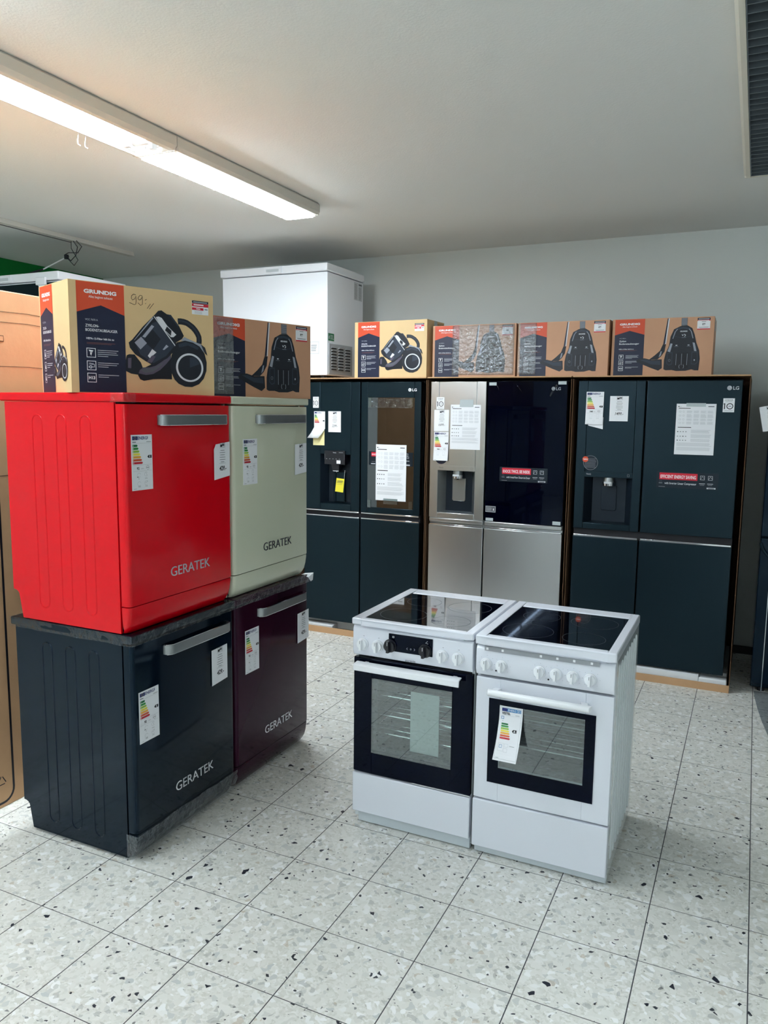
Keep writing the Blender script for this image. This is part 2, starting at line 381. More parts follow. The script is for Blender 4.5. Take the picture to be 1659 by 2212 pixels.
# ------------------------------------------------------------------ ceiling lamps
def luminaire(x0, x1, y0, y1, label, style, name='ceiling_lamp', group=None):
    """surface mounted fluorescent housing seen from below; local z 0 = ceiling, going down"""
    t = thing(name, (x0, y0, ZC), 0, label, 'ceiling lamp', group)
    W_, D = x1 - x0, y1 - y0; h = .072
    m = MB()
    pr = [(0.012, 0), (0.0, -.012), (0.0, -h + .02), (.012, -h + .004), (.03, -h), (.03, -h + .012), (.02, -h + .02), (.02, -.008), (W_ - .02, -.008), (W_ - .02, -h + .02), (W_ - .03, -h + .012), (W_ - .03, -h), (W_ - .012, -h + .004), (W_, -h + .02), (W_, -.012), (W_ - .012, 0)]
    hk = 'lamp_housing' if style != 'off' else 'lamp_trim'
    m.prism(pr, 'y', 0, D, hk); m.build('housing', t)
    for e, (a, b) in enumerate(((-0.0, .012), (D - .012, D))):
        m = MB(); m.box(.004, W_ - .004, a, b, -h + .001, -.004, hk); m.build('end_cap', t, bevel=.003)
    if style == 'louvre':
        m = MB(); m.box(.034, W_ - .034, .016, D - .016, -h - .010, -h + .028, 'emitter'); m.build('diffuser', t, bevel=.004)
        m = MB(); n = 24; m.box(.022, .030, .014, D - .014, -h + .008, -h + .012, 'white_plastic'); m.box(W_ - .030, W_ - .022, .014, D - .014, -h + .008, -h + .012, 'white_plastic')
        for i in range(n):
            y = .02 + (D - .04) * i / (n - 1); m.box(.022, .034, y - .001, y + .001, -h - .006, -h + .012, 'white_plastic'); m.box(W_ - .034, W_ - .022, y - .001, y + .001, -h - .006, -h + .012, 'white_plastic')
        m.build('louvre', t)
    elif style == 'open':
        m = MB(); m.box(.03, W_ - .03, .014, D - .014, -.03, -.028, 'white_plastic'); m.build('reflector', t)
        for k in (.3, .7):
            m = MB(); m.cyl((W_ * k, .05, -.052), (W_ * k, D - .13, -.052), .013, 'tube_emitter', 14)
            o = m.build('fluorescent_tube', t)
            for yy in (.03, D - .13):
                m = MB(); m.box(W_ * k - .016, W_ * k + .016, yy, yy + .02, -.07, -.03, 'white_plastic'); m.build('lamp_holder', o)
        m = MB()
        m.tube([(W_ * .3, D - .11, -.05), (W_ * .4, D - .07, -.08), (W_ * .55, D - .08, -.085), (W_ * .7, D - .11, -.05)], .003, 'cable_white', 6)
        m.tube([(W_ * .25, D - .09, -.06), (W_ * .35, D - .04, -.075), (W_ * .6, D - .05, -.07), (W_ * .75, D - .03, -.05)], .0025, 'cable_white', 6)
        m.box(W_ * .62, W_ * .72, D - .08, D - .05, -.075, -.045, 'white_plastic')
        m.build('wiring', t)
        for yy in (D - .33, D - .29):
            m = MB(); m.tube([(.006, yy, -h + .01), (.0, yy, -h - .02), (-.004, yy + .004, -h - .035), (.006, yy + .008, -h - .042)], .0016, 'white_plastic', 6); m.build('louvre_clip', t)
    else:
        m = MB(); m.box(.03, W_ - .03, .014, D - .014, -.02, -.018, 'lamp_cavity'); m.build('reflector', t)
        m = MB(); n = int(D / .055)
        for i in range(n):
            y = .018 + (D - .036) * i / (n - 1)
            lean = .012 + .003 * math.sin(i * 1.7)
            m.loft([[V((.032, y - .002, -h + .004)), V((.032, y + .002, -h + .004)), V((.032, y + lean, -.03)), V((.032, y + lean - .002, -.03))],
                    [V((W_ - .032, y - .002, -h + .004)), V((W_ - .032, y + .002, -h + .004)), V((W_ - .032, y + lean, -.03)), V((W_ - .032, y + lean - .002, -.03))]], 'louvre_grey', smooth=False)
        for xx in (.031, W_ * .5, W_ - .036): m.box(xx, xx + .003, .016, D - .016, -h + .003, -.035, 'louvre_grey')
        m.build('louvre', t)
    return t
LX0, LX1 = -2.655, -2.405
luminaire(LX0, LX1, 2.905, 4.165, 'lit ceiling lamp with white louvre, the far one nearest the chest freezer', 'louvre')
luminaire(LX0, LX1, 1.64, 2.90, 'lit ceiling lamp with open bare tubes, louvre missing, at the left edge', 'open')
def batten(x, y0, D, label, group):  # unseen lamps; bare tube form chosen to throw light on ceiling and walls
    t = thing('batten_lamp', (x, y0, ZC), 0, label, 'ceiling lamp', group)
    m = MB(); m.box(-.03, .03, 0, D, -.045, 0, 'lamp_housing'); m.build('housing', t, bevel=.004)
    for yy in (.01, D - .03):
        m = MB(); m.box(-.018, .018, yy, yy + .02, -.115, -.045, 'white_plastic'); m.build('lamp_holder', t)
    m = MB(); m.cyl((0, .03, -.095), (0, D - .03, -.095), .013, 'tube_emitter', 14); m.build('fluorescent_tube', t)
for i in range(5): batten(-2.53, 1.635 - 1.265 * (i + 1), 1.25, 'lit bare tube lamp in the left ceiling row behind the camera', 'bare tube lamps in the left row behind the camera')
for i in range(2, 5): batten(2.6, 0.9 - 1.265 * (i + 1), 1.25, 'added bare tube lamp, unseen behind the camera at the right, brightening the room', 'added bare tube lamps, unseen behind the camera at the right')  # right row is added to light the floor and, by bounce, the ceiling
luminaire(-.135, .115, 1.80, 4.325, 'unlit ceiling lamp with grey louvre blades at the top right corner', 'off')

t = thing('ceiling_track', (-4.52, 3.3, ZC), 0, 'narrow white mounting rail on the ceiling at the left, no lamp', 'rail')
m = MB(); m.box(-.028, .028, 0, 1.58, -.03, 0, 'lamp_housing'); m.build('rail', t, bevel=.002)
m = MB(); m.box(-.03, -.024, 0, 1.0, -.033, -.004, 'cable_black'); m.build('seam', t)
t = thing('hanging_cable', (-4.5, 4.28, ZC - .03), 0, 'loose black and white cable hanging from the ceiling rail', 'cable')
m = MB()
m.tube([(0, 0, 0), (.06, -.02, -.05), (.05, -.03, -.11), (-.01, -.02, -.14), (-.06, 0, -.11), (-.07, .02, -.10)], .003, 'cable_black', 6)
m.tube([(.03, 0, 0), (.10, -.02, -.05), (.06, -.02, -.09), (-.04, -.01, -.08), (-.09, 0, -.09)], .003, 'cable_black', 6)
m.tube([(-.02, 0, 0), (.02, -.04, -.06), (.06, -.02, -.14), (.0, 0, -.17), (-.07, 0, -.11)], .0025, 'cable_black', 6)
m.box(-.085, -.06, -.01, .01, -.12, -.09, 'cable_black')
m.build('loose_wire', t)
m = MB()
m.tube([(-.08, 0, -.11), (-.16, -.03, -.15), (-.24, -.06, -.19)], .005, 'cable_white', 6)
m.tube([(-.24, -.06, -.19), (-.33, -.09, -.215), (-.40, -.11, -.24)], .007, 'cable_black', 6)
m.tube([(-.40, -.11, -.24), (-.52, -.16, -.262), (-.66, -.25, -.275)], .006, 'cable_white', 6)
m.build('cable', t)

# ------------------------------------------------------------------ printed labels
ECOL = ['e1', 'e2', 'e3', 'e4', 'e5', 'e6', 'e7']
def energy_sheet(a, w_, h, cls=4, letters='ABCDEFG', number='92', kind=0):
    """energy label print on an Art plane, lower left at 0,0"""
    S = w_ / .1; T = h / .19
    a.rect(.005 * S, .172 * T, .03 * S, .185 * T, 'ink_eu', 1)
    for i in range(12):
        an = 2 * PI * i / 12; a.disc(.0175 * S + .0045 * S * math.cos(an), .1785 * T + .0045 * T * math.sin(an), .0007, .0007, 'ink_yellow', 2, 6)
    a.text('ENERG', .031 * S, .1735 * T, .0105 * T, 'ink_eu', w=.044 * S, bold=.02)
    a.poly([(.0775 * S, .184 * T), (.0805 * S, .184 * T), (.079 * S, .179 * T), (.081 * S, .179 * T), (.077 * S, .172 * T), (.078 * S, .177 * T), (.0765 * S, .177 * T)], 'ink_eu', 1)
    a.rect(.005 * S, .164 * T, .022 * S, .1665 * T, 'ink_dgrey', 1); a.rect(.072 * S, .164 * T, .095 * S, .166 * T, 'ink_grey', 1)
    a.rect(.005 * S, .1605 * T, .095 * S, .161 * T, 'ink_grey', 1)
    for i in range(7):
        y = (.149 - i * .0098) * T; x1 = (.026 + i * .0038) * S
        a.poly([(.005 * S, y), (x1, y), (x1 + .004 * S, y + .0038 * T), (x1, y + .0076 * T), (.005 * S, y + .0076 * T)], ECOL[i], 1)
        a.text(letters[i], .0065 * S, y + .0015 * T, .0045 * T, 'ink_white', bold=.02)
    y = (.149 - cls * .0098) * T
    a.poly([(.096 * S, y - .001), (.096 * S, y + .0095 * T), (.081 * S, y + .0095 * T), (.075 * S, y + .004 * T), (.081 * S, y - .001)], 'ink_black', 1)
    a.text(letters[cls], .087 * S, y + .001 * T, .0065 * T, 'ink_white', align='c', bold=.03)
    a.rect(.005 * S, .0865 * T, .095 * S, .087 * T, 'ink_grey', 1)
    a.text(number, .023 * S, .071 * T, .0085 * T, 'ink_black', bold=.03); a.text('kWh', .044 * S, .0715 * T, .0045 * T, 'ink_grey')
    a.stroke([(.062 * S, .0685 * T), (.066 * S, .084 * T)], .0004, 'ink_grey')
    a.ring(.076 * S, .0765 * T, .0072 * S, .0072 * T, .0008, 'ink_dgrey', 1, 20, .4, 2 * PI - .4); a.rect(.069 * S, .0757 * T, .083 * S, .0773 * T, 'ink_dgrey', 1)
    a.rect(.005 * S, .0655 * T, .095 * S, .066 * T, 'ink_grey', 1)
    if kind == 0:
        for cx, cy in ((.033, .052), (.067, .054), (.033, .0225), (.067, .0235)):
            a.ring(cx * S, cy * T, .0085 * S, .0075 * T, .0006, 'ink_grey', 1, 16, .3, 5.6)
        a.rect(.023 * S, .0445 * T, .03 * S, .047 * T, 'ink_dgrey', 1); a.stroke([(.067 * S, .062 * T), (.067 * S, .056 * T), (.072 * S, .049 * T)], .0009, 'ink_grey')
        a.stroke([(.061 * S, .026 * T), (.069 * S, .024 * T), (.073 * S, .032 * T)], .0009, 'ink_grey')
        a.text('12', .029 * S, .038 * T, .004 * T, 'ink_dgrey'); a.text('12,0 L', .061 * S, .038 * T, .004 * T, 'ink_dgrey')
        a.text('3:25', .028 * S, .0105 * T, .0045 * T, 'ink_dgrey', bold=.01); a.text('49dB', .061 * S, .0105 * T, .004 * T, 'ink_grey')
    else:
        for cx in (.03, .07): a.frame((cx - .008) * S, .042 * T, (cx + .008) * S, .058 * T, .0006, 'ink_lgrey', 1); a.rect((cx - .008) * S, .035 * T, (cx + .008) * S, .0365 * T, 'ink_lgrey', 1)
        a.ring(.05 * S, .02 * T, .006 * S, .006 * T, .0006, 'ink_lgrey', 1, 14)
    a.rect(.006 * S, .005 * T, .02 * S, .0062 * T, 'ink_grey', 1)
def price_print(a, w_, h, price, bold=.03):
    a.frame(w_ * .37, h * .86, w_ * .68, h * .98, .0012, 'ink_dgrey', 1)
    a.rect(w_ * .39, h * .872, w_ * .5, h * .935, 'ink_black', 1); a.rect(w_ * .5, h * .895, w_ * .645, h * .955, 'ink_dgrey', 1)
    a.rect(w_ * .32, h * .835, w_ * .72, h * .838, 'ink_grey', 1)
    rr = random.Random(3)
    for i in range(6):
        q = w_ * (.1 + .13 * rr.random()); a.rect(w_ * .52 - q, h * (.775 - .062 * i), w_ * .52 + q, h * (.787 - .062 * i), 'ink_dgrey', 1)
    a.rect(w_ * .31, h * .432, w_ * .72, h * .437, 'ink_dgrey', 1)
    a.text(price, w_ * .52, h * .245, h * .115, 'ink_black', w=w_ * .44, bold=bold, align='c', shear=.22)
def sheet(parent, name, O, U, W, N, w_, h, printer, thick=.0008, key='paper', lift=None, cut=None, label=None):
    """thin paper: solid slab with print; lift bends the lower end outwards"""
    m = MB(); O, U, W, N = V(O), V(U), V(W), V(N)
    base = .0009 if lift is None else .0012
    n = 10
    def bend(y):
        if lift is None: return 0
        q = 1 - y / h; return lift * q * q
    outl = lambda y: [O + U * 0 + W * y + N * (base * .4 + bend(y)), O + U * w_ + W * y + N * (base * .4 + bend(y)), O + U * w_ + W * y + N * (base + thick + bend(y)), O + W * y + N * (base + thick + bend(y))]
    if cut:
        m.loft([[O + U * x + W * y + N * (base * .4) for x, y in cut], [O + U * x + W * y + N * (base + thick) for x, y in cut]], key, smooth=False)
    else:
        m.loft([outl(h * i / n) for i in range(n + 1)] if lift is not None else [outl(0), outl(h)], key, smooth=False)
    a = Art(m, O, U, W, N, base=base + thick + .0003, step=.00015)
    if lift is not None:
        P0 = a.P
        a.P = lambda x, y, l: P0(x, y, l) + N * (bend(y) + .0004 if lift else 0)
    printer(a)
    o = m.build(name, parent, smooth=0)
    if label: o['label'] = label
    return o

# ------------------------------------------------------------------ dishwashers
DW, DH = .592, .83
def crumpled_film(parent, name, x0, x1, y0, y1, z0, z1, amp=.003, seed=0):
    """wrap of protective film over a slab: a closed rumpled skin just outside it"""
    m = MB(); bm = m.bm
    m.box(x0, x1, y0, y1, z0, z1, 'film')
    bmesh.ops.subdivide_edges(bm, edges=bm.edges[:], cuts=1, use_grid_fill=True)
    for _ in range(5):
        long = [e for e in bm.edges if e.calc_length() > .02]
        if not long: break
        bmesh.ops.subdivide_edges(bm, edges=long, cuts=1, use_grid_fill=True)
    bmesh.ops.triangulate(bm, faces=bm.faces[:])
    for v in bm.verts:
        p = v.co
        c = V((.5 * (x0 + x1), .5 * (y0 + y1), .5 * (z0 + z1)))
        q = noise.noise(V((p.x * 9 + seed, p.y * 26, p.z * 70))) + .5 * noise.noise(V((p.x * 40, p.y * 60 + seed, p.z * 90)))
        n = V((1 if p.x >= x1 - 1e-5 else (-1 if p.x <= x0 + 1e-5 else 0), 1 if p.y >= y1 - 1e-5 else (-1 if p.y <= y0 + 1e-5 else 0), .6 if p.z >= z1 - 1e-5 else (-.6 if p.z <= z0 + 1e-5 else 0)))
        v.co += n * (amp * (.5 + .8 * q))
    for f in bm.faces: f.smooth = False; f.material_index = 0
    return m.build(name, parent, smooth=0)
def dishwasher(loc, label, paint, letter, elab, ptag, group, notch_price=True, lid_film=False, plinth_film=False, corner_film=False, scrap=False):
    t = thing('dishwasher', loc, 0, label, 'dishwasher', group)
    # local: door face x=0, back x=-.575, width y 0..DW
    m = MB()
    xb, xf = -.568, -.045
    prof = [(xf, .0), (xf, DH - .032), (xb, DH - .032), (xb, .105)]
    for i in range(5):
        a_ = PI / 2 * i / 4; prof.append((xb + .03 * math.sin(a_) * 1 + .0, .085 + .02 * math.cos(a_) * 1))
    prof += [(xb + .045, .0)]
    for y0, y1 in ((.004, .012), (DW - .012, DW - .004)):
        m.prism(prof, 'y', y0, y1, paint)
    m.box(xb + .05, xf - .002, .012, DW - .012, .0, DH - .034, 'dark_gap')
    for cx in (-.407, -.292, -.178):
        for ys in (.0052, DW - .0052):
            pts = stadium(cx, .048, .05, .752, 8)
            m.tube([(x, ys, z) for x, z in pts], .003, paint, 6, closed=True)
    m.build('body', t, smooth=40)
    m = MB(); m.box(-.59, .003, -.001, DW + .001, DH - .031, DH, paint); m.build('lid', t, bevel=.006, seg=3)
    # door with soft vertical edges and a slight belly
    def plan(r=.016, x0=-.038, x1=0.0, inset=0.0, y0=.004, y1=DW - .004):
        pts = [(x0, y0 + inset), ]
        for i in range(6):
            a_ = PI / 2 * i / 5; pts.append((x1 - r + r * math.sin(a_), y0 + inset + r - r * math.cos(a_)))
        for i in range(6):
            a_ = PI / 2 * i / 5; pts.append((x1 - r + r * math.cos(a_), y1 - inset - r + r * math.sin(a_)))
        pts.append((x0, y1 - inset)); return pts
    m = MB()
    zz = [(.098, -.001), (.101, 0), (DH - .041, 0), (DH - .038, -.001)]
    m.loft([[V((x + dx, y, z)) for x, y in plan()] for z, dx in zz], paint, smooth=True)
    dr = m.build('door', t, smooth=50)
    m = MB()
    zz = [(.0, -.030, .012), (.012, -.021, .007), (.03, -.012, .003), (.055, -.006, .001), (.085, -.002, 0), (.0945, -.002, 0)]
    m.loft([[V((x + (dx if x > -.03 else 0), y, z)) for x, y in plan(inset=ins)] for z, dx, ins in zz], paint, smooth=True)
    m.build('plinth', t, smooth=50)
    # handle: a flat metal strip whose ends turn back to the door
    hy0, hy1, hz = .166, .545, .738
    m = MB(); path = []
    for i in range(7):
        a_ = PI / 2 * i / 6; path.append((.026 * math.sin(a_), hy0 + .03 * (1 - math.cos(a_))))
    for i in range(7):
        a_ = PI / 2 * (1 - i / 6); path.append((.026 * math.sin(a_), hy1 - .03 * (1 - math.cos(a_))))
    ring = []
    N = len(path)
    for i, (x, y) in enumerate(path):
        a, b = V(path[max(0, i - 1)] + (0,)), V(path[min(N - 1, i + 1)] + (0,)); d = (b - a).normalized(); n = V((d.y, -d.x, 0)) * .004
        c = V((x, y, hz)); ring.append([c + n + V((0, 0, -.0165)), c + n + V((0, 0, .0165)), c - n + V((0, 0, .0165)), c - n + V((0, 0, -.0165))])
    m.loft(ring, 'handle_steel', smooth=True)
    h_ = m.build('handle', dr, smooth=40)
    for dz in (-.0175, .0175):
        m = MB(); m.tube([(x + .0015, y, hz + dz) for x, y in path], .0022, 'chrome', 6); m.build('handle_trim', h_)
    # raised lettering
    m = MB(); a = Art(m, (.0, .214, .168), (0, 1, 0), (0, 0, 1), (1, 0, 0), base=.0018); a.text('GERATEK', 0, 0, .036, letter, w=.226, bold=-.004, l=0)
    r = bmesh.ops.extrude_face_region(m.bm, geom=m.bm.faces[:]); bmesh.ops.translate(m.bm, verts=[g for g in r['geom'] if isinstance(g, bmesh.types.BMVert)], vec=(-.0016, 0, 0))
    m.build('lettering', dr, smooth=0)
    ey, ez = elab
    sheet(dr, 'energy_label', (.0, ey, ez), (0, 1, 0), (0, 0, 1), (1, 0, 0), .101, .19, lambda q: energy_sheet(q, .101, .19), label='white energy rating label with coloured arrows')
    py, pz, ph = ptag; pw = .1
    cut = [(0, 0), (pw, .012), (pw, ph), (.012, ph - .008), (0, ph - .028)] if notch_price else [(0, 0), (pw, .008), (pw, ph), (0, ph - .004)]
    sheet(dr, 'price_tag', (.003, py, pz), (0, 1, 0), (0, 0, 1), (1, 0, 0), pw, ph, lambda q: price_print(q, pw, ph, '429.-'), cut=cut, label='white price tag reading 429')
    if lid_film: crumpled_film(t, 'protective_film', -.594, .007, .0, DW - .001, DH - .036, DH + (-.001), .003, seed=lid_film)
    if corner_film: crumpled_film(t, 'protective_film', -.05, .006, -.004, .05, DH - .032, DH - .002, .003, seed=3.3)
    if scrap:
        m = MB(); m.loft([[V((-.02, DW - .03, DH + .001)), V((-.02, DW + .004, DH + .001))], [V((.012, DW - .02, DH - .012)), V((.016, DW + .022, DH + .004))], [V((.014, DW + .0, DH - .035)), V((.018, DW + .012, DH - .03))]], 'paper', caps=False, smooth=False, closed=False)
        o = m.build('torn_wrapping', t, smooth=0); md = o.modifiers.new('t', 'SOLIDIFY'); md.thickness = .0006
    if plinth_film:
        m = MB(); rr = []
        ny, nz = 46, 9
        for j in range(nz + 1):
            z = .005 + .092 * j / nz; row = []
            for i in range(ny + 1):
                y = -.004 + (DW + .004) * i / ny
                bx = -.028 * (1 - min(1, z / .06)) ** 2 - .002
                q = noise.noise(V((3, y * 14 + z * 30, z * 60))) + .6 * noise.noise(V((9, y * 45 - z * 50, z * 110)))
                row.append(V((bx + .010 + .007 * q, y, z)))
            rr.append(row)
        m.loft(rr, 'film', caps=False, smooth=False, closed=False)
        rr = []
        for j in range(nz + 1):
            z = .005 + .092 * j / nz
            rr.append([V((-.042 + .05 * i / 6 - .028 * (1 - min(1, z / .06)) ** 2 * (i / 6), -.004 - .004 * abs(noise.noise(V((z * 60, i * 1.3, 5)))), z)) for i in range(7)])
        m.loft(rr, 'film', caps=False, smooth=False, closed=False)
        o = m.build('protective_film', t, smooth=0); md = o.modifiers.new('thickness', 'SOLIDIFY'); md.thickness = .0003
    return t
XD = -1.902
GD = 'dishwashers stacked two high at the left'
dishwasher((XD, 1.995, .012), 'black dishwasher standing on the floor under the red one', 'black_enamel', 'letter_chrome', (.03, .428), (.438, .512, .15), GD, notch_price=False, lid_film=1.5, plinth_film=True)
dishwasher((XD, 1.995, .845), 'bright red dishwasher stacked on the black one', 'red_enamel', 'letter_chrome', (.03, .499), (.474, .503, .147), GD, corner_film=True)
dishwasher((XD, 2.594, .012), 'dark maroon dishwasher standing on the floor under the cream one', 'maroon_enamel', 'letter_chrome', (.07, .488), (.487, .513, .147), GD, notch_price=False, lid_film=7.5, scrap=True)
dishwasher((XD, 2.594, .845), 'cream dishwasher stacked on the maroon one', 'cream_enamel', 'letter_black', (.07, .467), (.468, .482, .144), GD, notch_price=False)

# ------------------------------------------------------------------ vacuum cleaner boxes
mm = lambda L_: [(x / 1000, y / 1000) for x, y in L_]
C_ART = {'wheel': [(394, 192), (428, 201), (460, 196), (489, 183), (509, 158), (518, 125), (516, 92), (504, 63), (484, 42), (454, 30), (424, 31), (398, 41), (382, 56), (370, 80), (366, 112), (372, 144), (382, 170)],
 'chas': [(239, 66), (246, 85), (285, 104), (332, 131), (370, 148), (372, 56), (330, 56), (297, 54), (261, 47), (247, 52)],
 'arm': [(246, 85), (260, 95), (285, 96), (308, 103), (336, 121), (370, 148), (368, 131), (350, 111), (326, 89), (298, 73), (270, 68), (241, 73)],
 'bump': [(199, 135), (208, 139), (228, 139), (251, 112), (258, 94), (241, 68), (213, 71), (195, 79), (193, 103), (196, 126)],
 'bumph': [(203, 125), (216, 127), (214, 90), (202, 90)],
 'can': [(311, 287), (323, 300), (336, 303), (357, 291), (373, 290), (405, 253), (424, 218), (416, 206), (392, 192), (389, 166), (355, 132), (299, 104), (272, 116), (230, 140), (211, 162), (207, 180), (221, 191), (262, 239)],
 'band': [(313, 277), (324, 280), (336, 276), (358, 249), (393, 220), (381, 210), (371, 210), (348, 231), (324, 259)],
 'gap': [(356, 247), (374, 233), (371, 214), (348, 233)], 'rim': [(304, 279), (307, 280), (392, 177), (388, 176)],
 'w1': [(229, 181), (254, 203), (276, 182), (251, 158)], 'w2': [(296, 248), (306, 243), (270, 201), (259, 204)], 'w3': [(296, 162), (312, 151), (286, 129), (278, 137)],
 'w4': [(337, 163), (352, 181), (361, 175), (342, 161)], 'w5': [(274, 116), (295, 140), (309, 136), (292, 112)],
 'conn': [(411, 200), (426, 214), (441, 208), (475, 197), (494, 192), (512, 178), (514, 158), (501, 166), (477, 182), (448, 198)]}
HANDLE = [(401, 269), (413, 270), (425, 269), (438, 266), (449, 260), (462, 252), (473, 241), (481, 230), (487, 218), (488, 206), (487, 194)]
def draw_cyclone(a, fx=lambda p: p, lw=1.0):
    T = lambda L_: [fx((x / 1000, y / 1000)) for x, y in L_]
    g = C_ART
    a.stroke(T(HANDLE), .022 * lw, 'v_dark', 2); a.stroke(T([(x - 1, y + 2) for x, y in HANDLE]), .006 * lw, 'v_mid', 3)
    a.poly(T(g['bump']), 'v_dark', 3); a.poly(T(g['bumph']), 'v_plum', 4)
    a.poly(T(g['chas']), 'ink_black', 4); a.poly(T(g['arm']), 'v_plum', 5)
    a.poly(T([(250, 84), (262, 91), (300, 94), (340, 117), (330, 104), (300, 82), (268, 75)]), 'ink_dgrey', 6)
    a.poly(T(g['can']), 'v_dark', 6)
    a.poly(T([(232, 178), (300, 255), (318, 262), (384, 178), (350, 140), (300, 112), (250, 140)]), 'v_mid', 7)
    a.poly(T([(262, 190), (300, 232), (330, 200), (300, 160)]), 'v_dark', 8)
    a.poly(T([(226, 188), (232, 192), (304, 272), (300, 276)]), 'v_hi', 8)
    a.poly(T(g['band']), 'v_lt', 8); a.poly(T(g['gap']), 'v_dark', 9); a.poly(T(g['rim']), 'v_lt', 9)
    for k, c in (('w1', 'v_hi'), ('w2', 'v_hi'), ('w3', 'v_lt'), ('w4', 'v_hi'), ('w5', 'v_plum')): a.poly(T(g[k]), c, 9)
    a.poly(T([(357, 291), (373, 290), (405, 253), (400, 250), (372, 282)]), 'v_mid', 9)
    a.poly(T([(340, 262), (360, 270), (395, 222), (382, 214)]), 'v_dark', 7)
    a.poly(T(g['conn']), 'v_hi', 9); a.poly(T([(494, 192), (512, 180), (522, 150), (512, 158), (505, 168)]), 'v_dark', 9)
    a.poly(T(g['wheel']), 'v_dark', 10)
    a.poly(T([(400, 186), (430, 196), (462, 190), (486, 178), (480, 170), (440, 184), (404, 174)]), 'v_mid', 11)
    n = 40; cx, cy = 446, 102
    ri = lambda rx, ry: T([(cx + rx * math.cos(2 * PI * i / n), cy + ry * math.sin(2 * PI * i / n)) for i in range(n)])
    a.poly(ri(57, 53), 'v_lt', 11); a.poly(ri(49, 46), 'v_dark', 12)
    a.poly(T([(446, 102), (446, 140), (470, 142), (490, 118)]), 'v_mid', 13)
U_ART = {'tube': [(311, 337), (323, 338), (309, 183), (293, 183)], 'tubeh': [(316, 338), (323, 338), (309, 183), (304, 183)], 'neck': [(293, 183), (309, 181), (303, 140), (286, 113), (265, 94), (217, 93), (249, 118), (278, 145), (286, 167)],
 'head': [(146, 88), (162, 102), (193, 102), (233, 92), (290, 95), (293, 44), (273, 29), (224, 48), (150, 80)],
 'body': [(383, 283), (422, 286), (448, 270), (463, 232), (474, 187), (492, 142), (498, 96), (494, 29), (473, 29), (456, 35), (425, 27), (373, 26), (348, 32), (314, 31), (302, 37), (302, 89), (309, 127), (326, 172), (332, 224), (349, 266)],
 'hose': [(387, 338), (420, 338), (420, 284), (388, 283)], 'hl': [(334, 186), (345, 183), (334, 135), (319, 140)], 'hr': [(454, 189), (466, 186), (478, 138), (465, 140)],
 'pl': [(319, 131), (348, 135), (348, 64), (331, 58), (316, 70)], 'pr': [(452, 137), (483, 135), (489, 75), (474, 62), (451, 64)], 'mid': [(370, 130), (434, 133), (438, 41), (365, 39)],
 'edge': [(368, 268), (354, 251), (343, 212), (347, 212), (358, 251), (370, 265)], 'edger': [(432, 268), (446, 251), (457, 212), (453, 212), (442, 251), (430, 265)]}
def draw_upright(a):
    g = U_ART
    def sh(dx, L_, l, k): a.poly([((x + dx) / 1000, min(.329, y / 1000)) for x, y in L_], k, l)
    sh(0, g['tube'], 2, 'ink_navy'); sh(0, g['tubeh'], 3, 'v_lt'); sh(0, g['neck'], 4, 'v_dark'); sh(0, g['head'], 5, 'v_dark')
    sh(0, [(165, 94), (196, 96), (232, 86), (282, 88), (284, 62), (232, 66)], 6, 'v_mid'); sh(0, [(281, 140), (288, 142), (284, 118), (272, 106)], 6, 'v_hi')
    sh(0, g['hose'], 2, 'ink_dgrey')
    for i in range(12): sh(0, [(389, 290 + i * 4), (419, 291 + i * 4), (419, 292.5 + i * 4), (389, 291.5 + i * 4)], 3, 'v_hi')
    sh(0, g['body'], 4, 'v_dark'); sh(0, [(360, 272), (400, 279), (440, 270), (455, 225), (400, 215), (345, 225)], 5, 'v_mid'); sh(0, [(365, 262), (400, 268), (436, 262), (446, 225), (400, 218), (355, 225)], 6, 'v_dark')
    for k, c in (('hl', 'v_hi'), ('hr', 'v_hi'), ('pl', 'v_mid'), ('pr', 'v_mid'), ('mid', 'ink_black'), ('edge', 'v_hi'), ('edger', 'v_hi')): sh(0, g[k], 7, c)
    sh(0, [(322, 126), (344, 130), (344, 68), (331, 63), (320, 72)], 8, 'v_dark'); sh(0, [(456, 132), (480, 130), (485, 77), (473, 66), (455, 68)], 8, 'v_dark')
    for x in (368, 398, 428): sh(0, [(x, 125), (x + 2, 125), (x + 2, 60), (x, 60)], 8, 'v_hi')
    a.ring(.332, .088, .006, .007, .001, 'v_hi', 9, 14); a.disc(.469, .088, .004, .005, 'v_hi', 9, 12)
    a.ring(.400, .052, .014, .016, .002, 'v_hi', 9, 16, PI * .75, PI * 1.25); a.ring(.400, .052, .014, .016, .002, 'v_hi', 9, 16, -PI * .25, PI * .25)
    a.text('GRUNDIG', .383, .250, .0065, 'v_lt', w=.039, bold=.04, l=9)
    a.poly(mm([(392, 236), (402, 232), (398, 226)]), 'v_lt', 9); a.ring(.407, .230, .008, .007, .003, 'v_lt', 9, 16, -1.6, 2.2); a.rect(.393, .217, .416, .2185, 'v_hi', 9)
    a.rect(.362, .172, .372, .176, 'v_lt', 9); a.rect(.428, .172, .438, .176, 'v_lt', 9); a.rect(.356, .166, .377, .167, 'v_hi', 9); a.rect(.424, .166, .445, .167, 'v_hi', 9)
